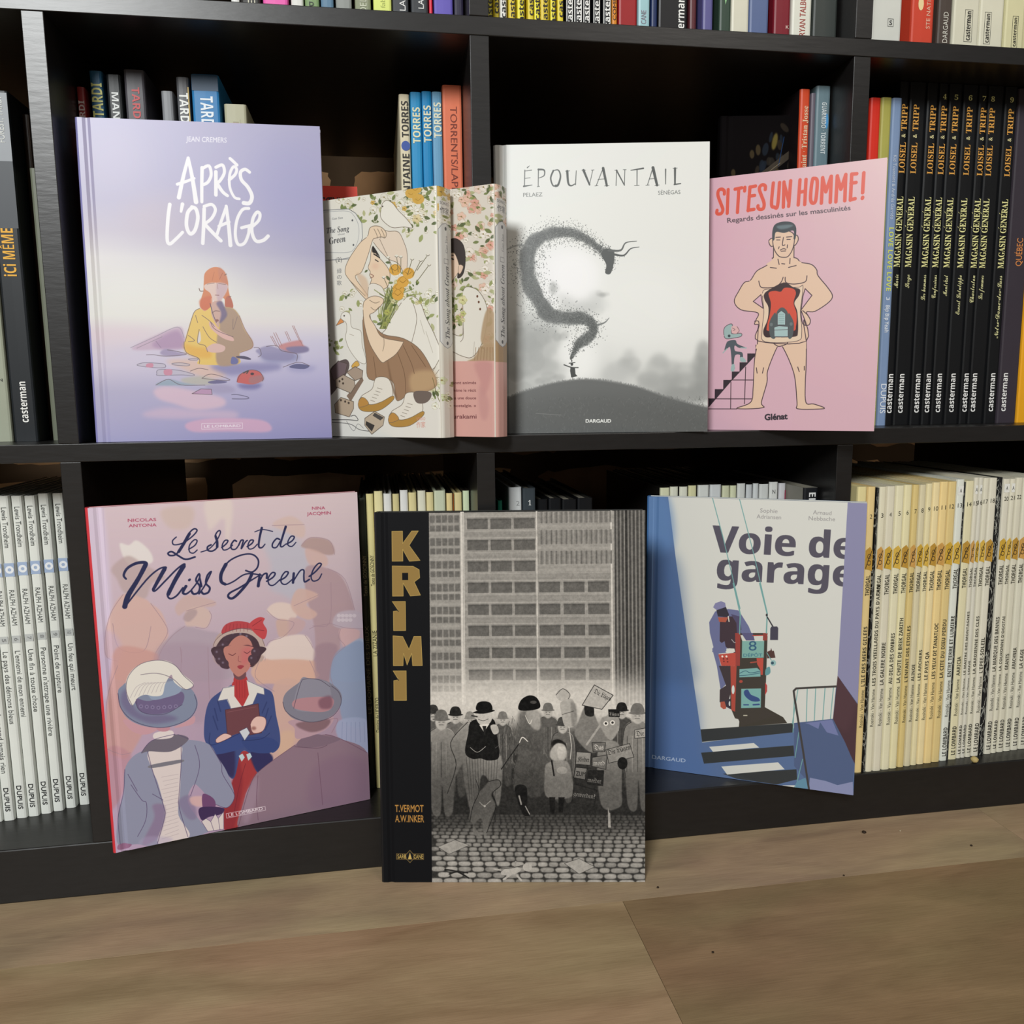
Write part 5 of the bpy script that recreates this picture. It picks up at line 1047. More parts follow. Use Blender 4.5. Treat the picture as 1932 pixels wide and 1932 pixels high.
jacket_book((.2068, .0504, -.6138, .0082, .138, .2089, .4075), 2, 'cream manga paperback with a crouching reader holding flowers beside a duck', gain=1.02)
jacket_book((.2603, .0435, -.6138, .0200, .130, .2117, .4075), 1, 'floral manga paperback with a pink paper band around its lower third', gain=.92)

# ------------------------------------------------------------------ rows of spines
NUM = 'zero one two three four five six seven eight nine ten eleven twelve thirteen fourteen fifteen sixteen seventeen eighteen nineteen twenty twenty-one twenty-two twenty-three twenty-four twenty-five twenty-six'.split()
# --- lower left cell: seven white albums, spines stepping back to the right
RA = [(-.0966, .0565, 4, 'Un caillou enterré n’apprend jamais rien'), (-.0865, .0595, 5, 'Le pays des démons bleus'), (-.0767, .0612, 6, 'L’ennemi de mon ennemi'), (-.0668, .0645, 7, 'Une fin à toute chose'),
      (-.0571, .068, 8, 'Personne n’attrape une rivière'), (-.0471, .0725, 9, 'Point de rupture'), (-.0362, .077, 10, 'Un feu qui meurt')]
for x, y, n, title in RA:
    w = .0098; c = w / 2; L = len(title)
    o = spine_book('comic_album', x, x + w, y, ZC, .3585 - .0006 * (n % 3), '#d3d6d0', 'white album with number %s on its spine, lower left cell' % NUM[n], group='white albums in the lower left cell', gain=1.12,
        text=[('Lewis Trondheim', .3480, .3110, .0046, '#4d5150', 'd', c), ('RALPH AZHAM', .2715, .2385, .0044, '#4d5150', 'd', c), (str(n), .2265, .2235, .0035, '#77797a', 'd', c),
              (title, .214, .214 - .0029 * L, .0046, '#4d5150', 'd', c), ('DUPUIS', .0835, .0600, .0042, '#26282a', 'd', c, .015)])
    zz = .2905 - ZC
    rect(o, .0006, w - .0010, zz - .0062, zz + .0062, '#9fb2cf', 'blue_emblem')
    t = np.linspace(0, 2*math.pi, 17)[:-1]
    V = [(c + .0036*math.cos(a), -.0003, zz + .0036*math.sin(a)) for a in t] + [(c + .0015*math.cos(a), -.0003, zz + .0015*math.sin(a)) for a in t]
    mesh('ring_emblem', V, [(i, (i+1) % 16, 16 + (i+1) % 16, 16 + i) for i in range(16)], [mat('#e6eaee', .5)], o)
    rect(o, .0012, w - .0016, .2215 - ZC, .2285 - ZC, '#b9bdbb', 'number_box')
spine_book('comic_album', -.1068, -.0970, .0555, ZC, .3575, '#d3d6d0', 'white album at the far left edge, mostly cut off by the frame', group='white albums in the lower left cell', gain=1.12)

# --- middle left cell
o = spine_book('comic_album', -.0960, -.0560, .055, ZB, .700, '#9ba08e', 'thick grey green book at the left edge of the middle shelf', text=[('2', .46, .463, .004, '#3d3f38', 'u', .034)])
o = spine_book('comic_album', -.0540, -.0335, .052, ZB, .7015, '#1e2226', 'black spine with a grey stone photo on top and yellow lettering', side='#15171a',
    text=[('FOREST, TARDI', .6600, .6960, .0055, '#d3d6d2', 'u', .0125), (sb('iCi M') + 'Ê' + sb('ME'), .5500, .5900, .0095, '#e0a72c', 'u', .0100, 0), (sb('casterman'), .4245, .4600, .0062, '#e8e8e4', 'u', .0105)])
rect(o, .0010, .0195, .590 - ZB, .7000 - ZB, '#8d9298', 'stone_photo', -.00012); rect(o, .0010, .0195, .590 - ZB, .645 - ZB, '#3b4046', 'stone_photo_dark_part', -.00018)  # stone picture with a darker lower part
spine_book('comic_album', -.0325, -.0262, .075, ZB, .690, '#2a1d12', 'thin dark brown filler added for the dark gap in the middle left cell')  # added filler, its dark brown stands in for the shaded gap
spine_book('comic_album', -.0250, -.0115, .060, ZB, .6420, '#6b7060', 'olive grey slim book next to the left divider', text=[('ÉDITIONS VERTE FORÊT', .4220, .4720, .0036, '#c4c6b4', 'u', .0105)])

# --- middle shelf, second cell: spines showing above the lilac book
TD = [(.0170, .0238, .1640, .7115, '#8d2f30', 'short dark red spine nearest the left divider', ('TARDI', .7000, .676, .0046, '#c9b8b4')),
      (.0282, .0390, 0, .7251, '#2f6489', 'blue spine with large yellow lettering above the lilac book', ('TARDI', .6870, .7150, .0085, '#dfe08a')),
      (.0418, .0544, 0, .7227, '#24282a', 'black spine with small white lettering above the lilac book', ('MANCHETTE', .7080, .650, .0055, '#d9dcda')),
      (.0564, .0739, 0, .7274, '#4c4a50', 'dark grey spine with red lettering above the lilac book', ('TARDI', .7130, .683, .0062, '#c2494c')),
      (.0864, .0966, 0, .7111, '#85888c', 'pale grey short spine standing between two gaps', ('TARDI', .6860, .650, .0070, '#e5e7ea')),
      (.0996, .1107, 0, .7231, '#5e6064', 'mid grey spine with bold white lettering above the lilac book', ('TARDI', .7100, .6810, .0072, '#eceeea')),
      (.1122, .1360, 0, .7261, '#2f80bb', 'wide bright blue spine with bold white lettering', ('TARDI', .7080, .6790, .0105, '#e6eef4')),
      (.1390, .1586, 0, .7024, '#b9b79b', 'low cream grey spine with a small red mark', ('TORRES', .6900, .660, .0060, '#b9b79b'))]
for x0, x1, _, zt, c, lab, (s, a, b_, ch, tc) in TD:
    dr = 'u' if 'yellow' in lab or 'dark red' in lab else 'd'
    o = spine_book('comic_album', x0, x1, .065, ZB, zt, c, lab, group='spines behind the lilac book', text=[(sb(s), a, b_, ch, tc, dr, (x1 - x0) * .52)], gain=.95)
    if 'cream' in lab:
        rect(o, .0070, .0145, .682 - ZB, .6865 - ZB, '#c0453c', 'red_mark')
    if 'wide bright' in lab:
        rect(o, .0006, x1 - x0 - .001, .7125 - ZB, .7258 - ZB, '#1c3e5a', 'board_shade_band')  # shadow of the shelf board above, painted across the head of the spine
    if 'mid grey' in lab:
        rect(o, 0.0093, x1 - x0 - .0006, .60 - ZB, .7150 - ZB, '#b59a4a', 'yellow_edge')
# low red book facing out between the lilac book and the cream manga
V, F, mi, uv = case_binding('comic_album', .075, .2335, .009, [0, 0, 0], .002)
o = mesh('comic_album', V, F, [mat('#dc3f2b', .45, .4), mat('#b03020', .45), mat('#b8b0a0', .7)], None, mi)
o.location = (.1779, .092, ZB + .0002); tag(o, 'low red book facing out behind the cream manga', 'book')
V, F = box(.003, .072, .002, .007, .003, .2305); mesh('page_block', V, F, [PAGE], o)
lettering(o, [('CŒNIG', .040, .064, .0062, '#3a1512', 'l', .2200, .03)])

TO = [(.2935, .3034, .7170, '#d6cdb0', 'cream spine with black lettering and a blue dot', [(sb('TORRES'), .6795, .7110, .0062, '#26241f', 'u', .0052), (sb('LA LOINTAINE'), .600, .665, .0062, '#26241f', 'u', .0052)]),
      (.3039, .3143, .7193, '#2f8fc4', 'medium blue spine beside the cream one with the dot', [(sb('TORRES'), .6745, .7060, .0066, '#e3dfb8', 'u', .0052)]),
      (.3144, .3238, .7204, '#1f86bf', 'deeper blue spine in the middle of three blue ones', [(sb('TORRES'), .6755, .7080, .0066, '#e3dfc0', 'u', .0048)]),
      (.3238, .3333, .7204, '#6fa3c6', 'worn pale blue spine beside the orange one', [(sb('TORRES'), .6800, .7110, .0066, '#e9e6cc', 'u', .0048)]),
      (.3335, .3518, .7267, '#e87f5e', 'wide salmon orange spine next to the middle divider', [('TORRENTS/LAPIERE', .7080, .6180, .0062, '#7d3527', 'd', .0100)])]
for x0, x1, zt, c, lab, tx in TO:
    o = spine_book('comic_album', x0, x1, .065, ZB, zt, c, lab, group='spines behind the manga paperbacks', text=tx, gain=1.0)
    if 'blue dot' in lab:
        t = np.linspace(0, 2*math.pi, 21)[:-1]
        mesh('blue_dot', [(.0052 + .0040*math.cos(a), -.0003, .6720 - ZB + .0044*math.sin(a)) for a in t], [tuple(range(20))], [mat('#2b4d9c', .5)], o)

# --- middle shelf, third cell: behind the pink book
V, F, mi, uv = case_binding('comic_album', .075, .303, .012, [0, 0, 0], .002)
gp = Pic(300, 900, ((0, 0), (100, 0), (100, 300), (0, 300)), '#120e0f')
RR = np.random.RandomState(5)
for k in range(46):
    x_, y_ = 12 + 84*RR.rand(), 4 + 66*RR.rand()
    if y_ > 60 - x_*.62:
        gp.E(x_, y_, 2 + 2*RR.rand(), 3 + 4*RR.rand(), ('#3b3630', '#2b3440', '#5d5038', '#41382e')[k % 4], .8, .4, 20*RR.randn())
gp.P('20,72 60,50 97,30 98,36 60,58 30,78', '#5d5448', .9); gp.E(72, 24, 3.5, 8, '#8d7d40', .9, .5, 15); gp.L('84,20 78,46', 1, '#2b4a7a'); gp.L('60,60 66,52 80,44', .6, '#a89a80')
o = mesh('comic_album', V, F, [art_mat('cover_print_dark', gp, .55, .8, .05), mat('#060405', .8, .05), mat('#8d8578', .7)], None, mi, uv)
o.matrix_world = Matrix.Translation((.605, .068, ZB + .0003)) @ Matrix.Rotation(-.16, 4, 'Z'); tag(o, 'dark picture book leaning face out behind the pink book', 'book')
V, F = box(.003, .072, .002, .010, .003, .300); mesh('page_block', V, F, [PAGE], o)
for x0, x1, zt, c, lab, tx in ((.6722, .6825, .7282, '#cf4a28', 'orange red spine with pale serif lettering behind the pink book', [(rb('Toussaint · Tristan Josse'), .640, .7130, .0052, '#e3c9a8', 'u', .0052)]),
        (.6835, .6884, .7250, '#6a6470', 'slim purple grey book between the orange and blue grey spines', []),
        (.6886, .7034, .7319, '#6f868f', 'blue grey spine with white lettering and a bright blue blot', [(sb('GUARNIDO · TORRENT'), .7170, .6700, .0046, '#dbe4e6', 'd', .0080)])):
    o = spine_book('comic_album', x0, x1, .037, ZB, zt, c, lab, group='spines behind the pink book', text=tx, side='#1a1416' if 'orange red' in lab else None)  # side of the orange red book coloured dark, as if in shade
    if 'blot' in lab:
        t = np.linspace(0, 2*math.pi, 17)[:-1]
        mesh('blue_blot', [(.0112 + .0016*math.cos(a), -.0002, .700 - ZB + .007*math.sin(a)) for a in t], [tuple(range(16))], [mat('#4f9ad2', .4)], o)

# --- middle shelf, right cell
for x0, x1, zt, c, lab, tx in ((.7510, .7625, .7270, '#d42f20', 'bright red spine beside the olive one, right middle cell', [('KID', .668, .6560, .0052, '#e8d7a0', 'd', .005)]),
        (.7628, .7741, .7277, '#aaa654', 'olive yellow spine between red and grey blue ones', [('DUPUIS', .4520, .4215, .0060, '#e9e6c0', 'd', .0060), (sb('LOVE LOVE LOVE'), .6000, .5000, .0050, '#d9d79a', 'd', .006)]),
        (.7744, .7850, .7277, '#7d93b5', 'grey blue spine with yellow green lettering, right middle cell', [('Kid Toussaint & Andrés Garrido', .6740, .6130, .0036, '#c9d3e2', 'd', .0052), (sb('LOVE LOVE LOVE'), .6050, .5430, .0050, '#cfd76a', 'd', .0052), ('3', .5370, .5340, .0040, '#dfe6ee', 'd', .0052), (sb('Bip Bip Yeah'), .5290, .5020, .0042, '#dfe6ee', 'd', .0052), ('DUPUIS', .4500, .4200, .0062, '#e9edf2', 'd', .0056)])):
    spine_book('comic_album', x0, x1, .047, ZB, zt, c, lab, group='three coloured spines in the right middle cell', text=tx)
MG = [(.7850, .7951, .7487, '', 'Marie', 24, 'plain black spine touching the grey blue one'), (.7957, .8140, .7495, '', 'Serge', 24, 'second black spine with gold lettering from the grey blue one'), (.8146, .8272, .7502, '', 'Les hommes', 46, 'third black spine, just left of number four'), (.8278, .8382, .7507, '4', 'Confessions', 42, ''),
      (.8388, .8539, .7513, '5', 'Montréal', 38, ''), (.8545, .8714, .7521, '6', 'Ernest Latulippe', 72, ''), (.8717, .8817, .7527, '7', 'Charleston', 50, ''), (.8820, .9003, .7533, '8', 'Les femmes', 44, ''), (.9009, .9157, .7541, '9', 'Notre-Dame-des-Lacs', 116, '')]
for k, (x0, x1, zt, n, hand, ln, lab) in enumerate(MG):
    zt = min(zt, .7450); c = .0074 if k not in (7,) else .0050
    c = min(c, (x1 - x0) * .55); s = .0062
    tx = [(rb('LOISEL'), .6585, .6880, s, '#dba04a', 'u', c), ('&', .6925, .6960, .0042, '#d8cf9a', 'u', c), (rb('TRIPP'), .6990, .7240, s, '#dba04a', 'u', c), (rb('MAGASIN G') + rb('ENERAL'), .5674, .6362, .0068, '#e3e09c', 'u', c),
          (sc(hand), .5600 - ln * .00055, .5600, .0052, '#d9d7a0', 'u', c), (sb('casterman'), .4200, .4600, .0062, '#e9e9e6', 'u', c - .0004)]
    if n:
        tx.append((rb(n), c - .0020, c + .0020, .0048, '#dfe09a', 'l', .7325))
    o = spine_book('comic_album', x0, x1, .052, ZB, zt, '#131416', lab or 'black spine numbered %s with gold and cream lettering' % NUM[int(n)], group='black albums with gold lettering', text=tx, rough=.36, side='#1a1c20')
    # acute accents over the two capitals E
    for zz in (.6070, .6213):
        mesh('accent', [(c - .0046, -.0003, zz - ZB), (c - .0040, -.0003, zz - ZB - .0004), (c - .0052, -.0003, zz + .0014 - ZB), (c - .0058, -.0003, zz + .0012 - ZB)], [(0, 1, 2, 3)], [mat('#e3e09c', .5)], o)
spine_book('comic_album', .9163, .9395, .052, ZB, .7440, '#38323a', 'dark grey violet spine with orange lettering, right of number nine', text=[('QUÉBEC', .5700, .5980, .0070, '#d98a4a', 'u', .0125), (sb('casterman'), .4200, .4600, .0062, '#e9e9e6', 'u', .0065)])
spine_book('comic_album', .9400, .9550, .052, ZB, .7420, '#e3a11f', 'yellow orange spine at the right edge of the middle shelf')

# --- lower second cell: pale spines above and between the mauve and the black book
C2 = [(.2434, .2506, .3468, '#3a4038', 'dark patterned slim spine against the mauve book'), (.2510, .2583, .3507, '#d9cf94', 'yellow cream spine with black lettering between mauve and black books'), (.2587, .2672, .3530, '#e0d7a4', ''), (.2677, .2758, .3502, '#dcdcd8', ''), (.2763, .2829, .3499, '#cfc490', ''), (.2835, .2916, .3533, '#dededa', ''), (.2918, .2997, .3505, '#d9cd98', ''), (.3005, .3088, .3523, '#dcdac4', ''),
      (.3090, .3162, .3505, '#ddd09a', ''), (.3165, .3281, .3517, '#c9cfb4', ''), (.3285, .3350, .3489, '#e3cf94', ''), (.3350, .3358, .3485, '#c9692c', ''), (.3363, .3441, .3491, '#dfcf98', ''), (.3447, .3515, .3509, '#cfdcb8', '')]
words = ['second', 'third', 'fourth', 'fifth', 'sixth', 'seventh', 'eighth', 'ninth', 'tenth', 'eleventh', 'twelfth', 'thirteenth', 'fourteenth', 'fifteenth', 'sixteenth', 'seventeenth', 'eighteenth', 'nineteenth', 'twentieth']
tone = {'#e0d7a4': 'cream', '#dcdcd8': 'white', '#cfc490': 'buff', '#dededa': 'white', '#d9cd98': 'buff', '#dcdac4': 'off white', '#ddd09a': 'yellow cream', '#c9cfb4': 'wide grey green', '#e3cf94': 'pale orange cream', '#c9692c': 'very thin orange', '#dfcf98': 'cream', '#cfdcb8': 'pale green'}
for k, (x0, x1, zt, c, lab) in enumerate(C2):
    tx = []
    if k == 1:
        tx = [('Texte de GOSCINNY', .2600, .2905, .0036, '#4a4630', 'u', .0036), ('LA ZIZANIE', .1890, .2150, .0042, '#4a4630', 'u', .0036), ('Dessins de UDERZO', .1100, .1460, .0036, '#4a4630', 'u', .0036)]
    if k == 0:
        tx = [('Texte de GOSCINNY', .2500, .2905, .0034, '#b9b48a', 'u', .0040), ('LE DOMAINE DES DIEUX', .1300, .2200, .0036, '#8d8a68', 'u', .0040)]
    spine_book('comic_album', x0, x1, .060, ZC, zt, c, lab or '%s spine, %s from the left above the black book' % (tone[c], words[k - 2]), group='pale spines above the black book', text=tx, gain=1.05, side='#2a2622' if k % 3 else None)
# --- lower third cell
spine_book('comic_album', .3791, .3839, .060, ZC, .3400, '#1f7a62', 'dark green slim spine right of the middle divider')
spine_book('comic_album', .3904, .4036, .060, ZC, .3527, '#d3d6d6', 'white spine with a faint number two beside the black number one', text=[('2', .0072, .0104, .0048, '#9a9c9c', 'l', .3370)])
spine_book('comic_album', .4042, .4176, .060, ZC, .3515, '#3a4146', 'dark slate spine with a white number one', text=[(rb('1'), .0056, .0084, .0050, '#e6e6e4', 'l', .3370)])
for k_, (x0, x1, zt) in enumerate(((.4200, .4330, .338), (.4335, .4470, .3385), (.4475, .4630, .337), (.4635, .4800, .338))):
    spine_book('comic_album', x0, x1, .075, ZC, zt, '#101114', 'black spine behind the black book, %s of four from the slate one' % ['first', 'second', 'third', 'last'][k_], group='black spines behind the black book')
C3 = [(0.5488, 0.5595, 0.3471, '#cfcfae'), (0.5597, 0.5685, 0.3479, '#d3d3c0'), (0.5697, 0.5787, 0.3476, '#d6d6c4'), (0.5793, 0.5884, 0.3485, '#cfcca0'), (0.5895, 0.6021, 0.3487, '#d0d2cc'), (0.6027, 0.6153, 0.3488, '#c9cccb'), (0.6160, 0.6246, 0.3474, '#c6c8a8'), (0.6249, 0.6322, 0.3472, '#cdd0ae'), (0.6327, 0.6420, 0.3491, '#cfd1cc'), (0.6426, 0.6496, 0.3478, '#c3c7c8'), (0.6501, 0.6566, 0.3487, '#ccd0cf'), (0.6572, 0.6677, 0.3478, '#cdcfcb'), (0.6682, 0.6782, 0.3497, '#d6d7d2'), (0.6789, 0.6868, 0.3482, '#cbcacc')]
for k, (x0, x1, zt, c) in enumerate(C3):
    o = spine_book('comic_album', x0, x1, .0665, ZC, zt, c, 'pale spine, %s from the left above the blue and cream book' % (['first'] + words)[k], group='pale spines above the blue and cream book', gain=1.05, text=[('N', .0030, .0062, .0045, '#4a4a48', 'l', .3395)] if k == 12 else [], side='#1c1a18')  # sides coloured dark to stand in for the shade inside the cell
    if k == 13:
        rect(o, .0062, .0072, .05, .290, '#a03050', 'magenta_edge')
spine_book('comic_album', .6872, .7032, .030, ZC, .3470, '#1c1d20', 'black spine with white lettering beside the right divider', text=[(sb('ELLE'), .3200, .3420, .0070, '#e6e6e2', 'd', .0090)], side='#8a877c')

# --- lower right cell: long run of cream albums
TH = [(.7301, .7404, .3497, '#d5c893', 1, 'LA MAGICIENNE TRAHIE'), (.7412, .7499, .3494, '#d6be86', 2, 'L’ILE DES MERS GELEES'), (.7536, .7617, .3490, '#d3cdb4', 3, 'LES TROIS VIEILLARDS DU PAYS D’ARAN'), (.7620, .7715, .3493, '#cfc9b4', 4, 'LA GALERE NOIRE'), (.7724, .7820, .3495, '#d5cfb0', 5, 'AU-DELA DES OMBRES'), (.7823, .7913, .3498, '#d6cea6', 6, 'LA CHUTE DE BREK ZARITH'),
      (.7925, .8001, .3495, '#cbb67a', 7, 'L’ENFANT DES ETOILES'), (.8007, .8084, .3493, '#c9c0a0', 8, 'ALINOE'), (.8089, .8160, .3501, '#d6cba2', 9, 'LES ARCHERS'), (.8165, .8251, .3510, '#dccb9c', 10, 'LE PAYS QA'), (.8253, .8348, .3513, '#dcc48a', 11, 'LES YEUX DE TANATLOC'), (.8351, .8449, .3510, '#cfb980', 12, 'LA CITE DU DIEU PERDU'), (.8454, .8544, .3529, '#cfd2c8', 13, 'ENTRE TERRE ET LUMIERE'),
      (.8563, .8665, .3509, '#d2cba8', 14, 'AARICIA'), (.8669, .8723, .3540, '#cdc9b8', 15, 'LE MAITRE DES MONTAGNES'), (.8726, .8777, .3538, '#c9c6b8', 16, 'LOUVE'), (.8784, .8856, .3531, '#cdc9b6', 17, 'LA GARDIENNE DES CLES'), (.8859, .8953, .3528, '#cfcbba', 18, 'L’EPEE-SOLEIL'), (.9033, .9122, .3513, '#cdc9b8', 20, 'LA MARQUE DES BANNIS'), (.9125, .9192, .3510, '#cfcbb8', 21, 'LA COURONNE D’OGOTAI'), (.9198, .9284, .3519, '#cbc7b4', 22, 'GEANTS'), (.9290, .9380, .3515, '#cdcab8', 23, 'ARACHNEA'), (.9386, .9480, .3512, '#cfccba', 24, 'LA CAGE'), (.9486, .9590, .3518, '#cbc8b6', 25, 'LE MAL BLEU'), (.9596, .9690, .3510, '#cdcab8', 26, 'LE ROYAUME')]
for x0, x1, zt, c, n, title in TH:
    w = x1 - x0; m = w / 2 - .0002; yy = .0035 + max(0, x0 - .76) * .11; ch = min(.0046, w * .52)
    zn = .3255 if n < 10 else .3330; k = '#3a382c'
    z1 = .117 + .0290 + .0026 * len(title)
    tx = [(str(n), m - .0012 * len(str(n)), m + .0012 * len(str(n)), .0044, k, 'l', .3185 + .0006 * n), (sb('THORGAL'), .2390, .2600, ch, k, 'u', m), ('Rosinski - Van Hamme', .100, .1400, ch * .86, k, 'u', m), (sb(title), .1440, .1440 + .0030 * len(title), ch * .86, k, 'u', m)]
    if n >= 13:
        tx.append((sb('LE LOMBARD'), .0560, .0880, ch, '#22211d', 'u', m))
    o = spine_book('comic_album', x0, x1, yy, ZC, zt, c, 'cream comic spine numbered %s, lower right cell' % NUM[n], group='numbered cream albums in the lower right cell', text=tx, gain=1.12, d=.215)
    # gold and ochre picture patch across the spine
    r0 = .2665 - ZC; c2 = ('#c9a23a', '#d3ae4a', '#b98f3a', '#c99a52')[n % 4]
    mesh('gold_patch', [(.0004, -.0002, r0), (w - .0008, -.0002, r0 - .002), (w - .0007, -.0002, r0 + .018), (w * .55, -.0002, r0 + .0225), (.0004, -.0002, r0 + .019)], [(0, 1, 2, 3, 4)], [mat(c2, .5, .4, 1.0, .3, 300)], o)
    mesh('patch_outline', [(.0006, -.0003, r0 + .0005), (.0012, -.0003, r0 + .0005), (w*.5, -.0003, r0 + .0105), (w - .0014, -.0003, r0 + .0180), (w - .0020, -.0003, r0 + .0185), (w*.4, -.0003, r0 + .0108)], [(0, 1, 2, 5), (5, 2, 3, 4)], [mat('#3a2f20', .5)], o)
    t = np.linspace(0, 2*math.pi, 13)[:-1]
    for zc in (.0062, .0128):
        r1 = min(.0022, w * .26)
        mesh('ring_ornament', [(w*.5 + q*r1*math.cos(a), -.00045, r0 + zc + q*r1*math.sin(a)*1.2) for q in (1, .72) for a in t], [(i, (i+1) % 12, 12 + (i+1) % 12, 12 + i) for i in range(12)], [mat('#4a3a22', .5)], o)
    if n in (13, 15, 16, 20, 21):
        rect(o, .0012, w - .0016, .3370 - ZC, .3460 - ZC, '#e3e3dc', 'label_box'); lettering(o, [('A', m - .0012, m + .0012, .0040, '#3a3a34', 'l', .3415 - ZC + ZC)], ZC, -.0004)
for x0, x1, zt, lab in ((.7507, .7532, .3480, 'black and white patterned slim spine between numbers two and three'), (.8549, .8560, .3500, 'black and white patterned slim spine between numbers thirteen and fourteen'), (.8964, .9020, .3530, 'black and white patterned spine between numbers eighteen and twenty')):
    g = Pic(60, 1200, ((0, 0), (10, 0), (10, 200), (0, 200)), '#16181a'); RR = np.random.RandomState(int(x0 * 1000))
    for k in range(260):
        x_, y_ = 10*RR.rand(), 200*RR.rand(); g.L([(x_, y_), (x_ + RR.randn()*2, y_ + 2 + RR.rand()*2)], .5, '#c9c9bd', .8, 0)
    V, F, mi, uv = case_binding('comic_album', .21, zt - ZC, x1 - x0, [0, 0, 0], .0005, joint=False)
    V = [(p[1], p[0], p[2]) for p in V]; F = [tuple(reversed(f)) for f in F]
    UV = []
    for f in F:
        for i in f:
            UV.append((min(max(V[i][0] / (x1 - x0), 0), 1), V[i][2] / (zt - ZC)))
    am = art_mat('brush_pattern', g, 1.0)
    o = mesh('comic_album', V, F, [am, am, am], None, mi, UV); o.location = (x0, .0035 + max(0, x0 - .76) * .11, ZC + .0002); tag(o, lab, 'book')
    V, F = box(.0005, x1 - x0 - .0005, .001, .208, .002, zt - ZC - .002); mesh('page_block', V, F, [PAGE], o)

# --- top shelf: only the feet of the spines are in view
K, Wt = '#1a1a1c', '#ecece8'
TS = [(.1548, .1621, '#e6e6e2', 'white spine, first on the top shelf from the left', []), (.1625, .1790, '#23211e', 'black spine with cream marks left of the pink one', [('ELLE', .771, .789, .006, '#d9d6c0', 'u', .009)]), (.1807, .2016, '#e85fae', 'bright pink spine on the top shelf', []), (.2038, .2144, '#dcdcd6', 'off white spine right of the pink one', []), (.2153, .2276, '#7d9868', 'moss green spine on the top shelf', [('P', .0035, .0075, .006, '#2f3a2a', 'l', .7735)]),
      (.2285, .2396, '#5d7f99', 'steel blue spine on the top shelf', [('A', .0035, .0075, .006, '#dfe6ea', 'l', .789)]), (.2410, .2548, '#8f938f', 'mottled grey spine on the top shelf', []), (.2571, .2710, '#8b9276', 'sage grey spine with pale lettering', [('DELAYOL', .770, .800, .0058, '#c6cab4', 'u', .007)]), (.2728, .2887, '#dbe57e', 'lime yellow spine on the top shelf', [('fabula', .775, .79, .004, '#b9c46a', 'u', .008)]),
      (.2891, .3032, '#43464a', 'dark grey spine with lettering, left one of two', [('LA CITÉ', .7735, .800, .0052, '#e6e6e4', 'u', .0085)]), (.3051, .3202, '#3a3d41', 'dark grey spine with lettering, right one of two', [('LA FOLIE', .7760, .803, .0048, '#e6e6e4', 'u', .0085)]), (.3207, .3239, '#d4213f', 'thin crimson spine beside the purple one', []), (.3248, .3419, '#6a5fb8', 'purple spine on the top shelf', []), (.3425, .3512, '#2e2a40', 'dark violet spine against the divider', [])]
for x0, x1, c, lab, tx in TS:
    spine_book('comic_album', x0, x1, .030, ZT, 1.060, c, lab, group='mixed spines on the top shelf', text=tx, d=.2)
YL = [(.3714, .3765), (.3770, .3822), (.3827, .3893), (.3907, .3973), (.3983, .4054), (.4078, .4135), (.4138, .4188), (.4193, .4274), (.4284, .4332), (.4347, .4404)]
first = ['first'] + words
for k, (x0, x1) in enumerate(YL):
    bk = k == 2
    z0 = .7655 + .0035 * ((k * 7) % 4); m = (x1 - x0) * .5
    o = spine_book('comic_album', x0, x1, .030, ZT, 1.075, '#f0edE6'.lower() if bk else ('#e8dc3c', '#e3cf3a', '#f0e63c', '#dcc43c')[k % 4],
        'white and black spine among the yellow ones on the top shelf' if bk else 'yellow spine, %s from the top middle divider' % first[k], group='yellow spines on the top shelf', text=[(sb('casterman'), z0, z0 + .046, .0044, K, 'u', m)])
for k, (x0, x1) in enumerate(((.4424, .4492), (.4496, .4574), (.4579, .4647), (.4672, .4740), (.4764, .4838))):
    o = spine_book('comic_album', x0, x1, .030, ZT, 1.075, '#191a1c', 'black spine with white edges, %s of five after the yellow ones' % first[k], group='black spines with white edges', text=[(sb('casterman'), .7700, .8130, .0048, Wt, 'u', (x1 - x0) * .5)])
    rect(o, .0002, .0009, .002, .31, '#e0e0dc', 'white_edge'); rect(o, x1 - x0 - .0014, x1 - x0 - .0007, .002, .31, '#e0e0dc', 'white_edge')
TR = [(.4848, .4897, '#d98a2a', 'thin orange spine with black lettering on the top shelf', [('COMIX', .776, .798, .003, K, 'u', .002)]), (.4907, .5085, '#9a2326', 'wide dark red spine on the top shelf', []), (.5090, .5204, '#9fc6cc', 'pale turquoise spine on the top shelf', [('CANE', .7745, .7860, .0048, '#8a7d8a', 'u', .0050)]), (.5214, .5274, '#20305a', 'navy slim spine on the top shelf', []), (.5279, .5561, '#17171a', 'broad black spine with white lettering and a pink patch', [(sb('casterman'), .7550, .7990, .0070, Wt, 'u', .0210)]), (.5576, .5647, '#5a2a30', 'maroon slim spine on the top shelf', []),
      (.5703, .5805, '#5d5a8f', 'violet grey spine on the top shelf', []), (.5861, .5979, '#33463a', 'dark green spine with a pale green tip', []), (.5979, .6154, '#d6d3c0', 'ivory spine beside the slate blue one', []), (.6154, .6346, '#5a6a92', 'slate blue spine on the top shelf', []), (.6393, .6560, '#7a1a28', 'burgundy spine on the top shelf', [('K', .0120, .0150, .003, '#e6d6c8', 'l', .7790)]), (.6571, .6771, '#dcdccf', 'white spine with red lettering on the top shelf', [('BRYAN TALBOT ·', .7690, .8130, .0060, '#a33c34', 'u', .0105)]), (.6782, .7030, '#3a3f3c', 'charcoal green book against the right divider', [])]
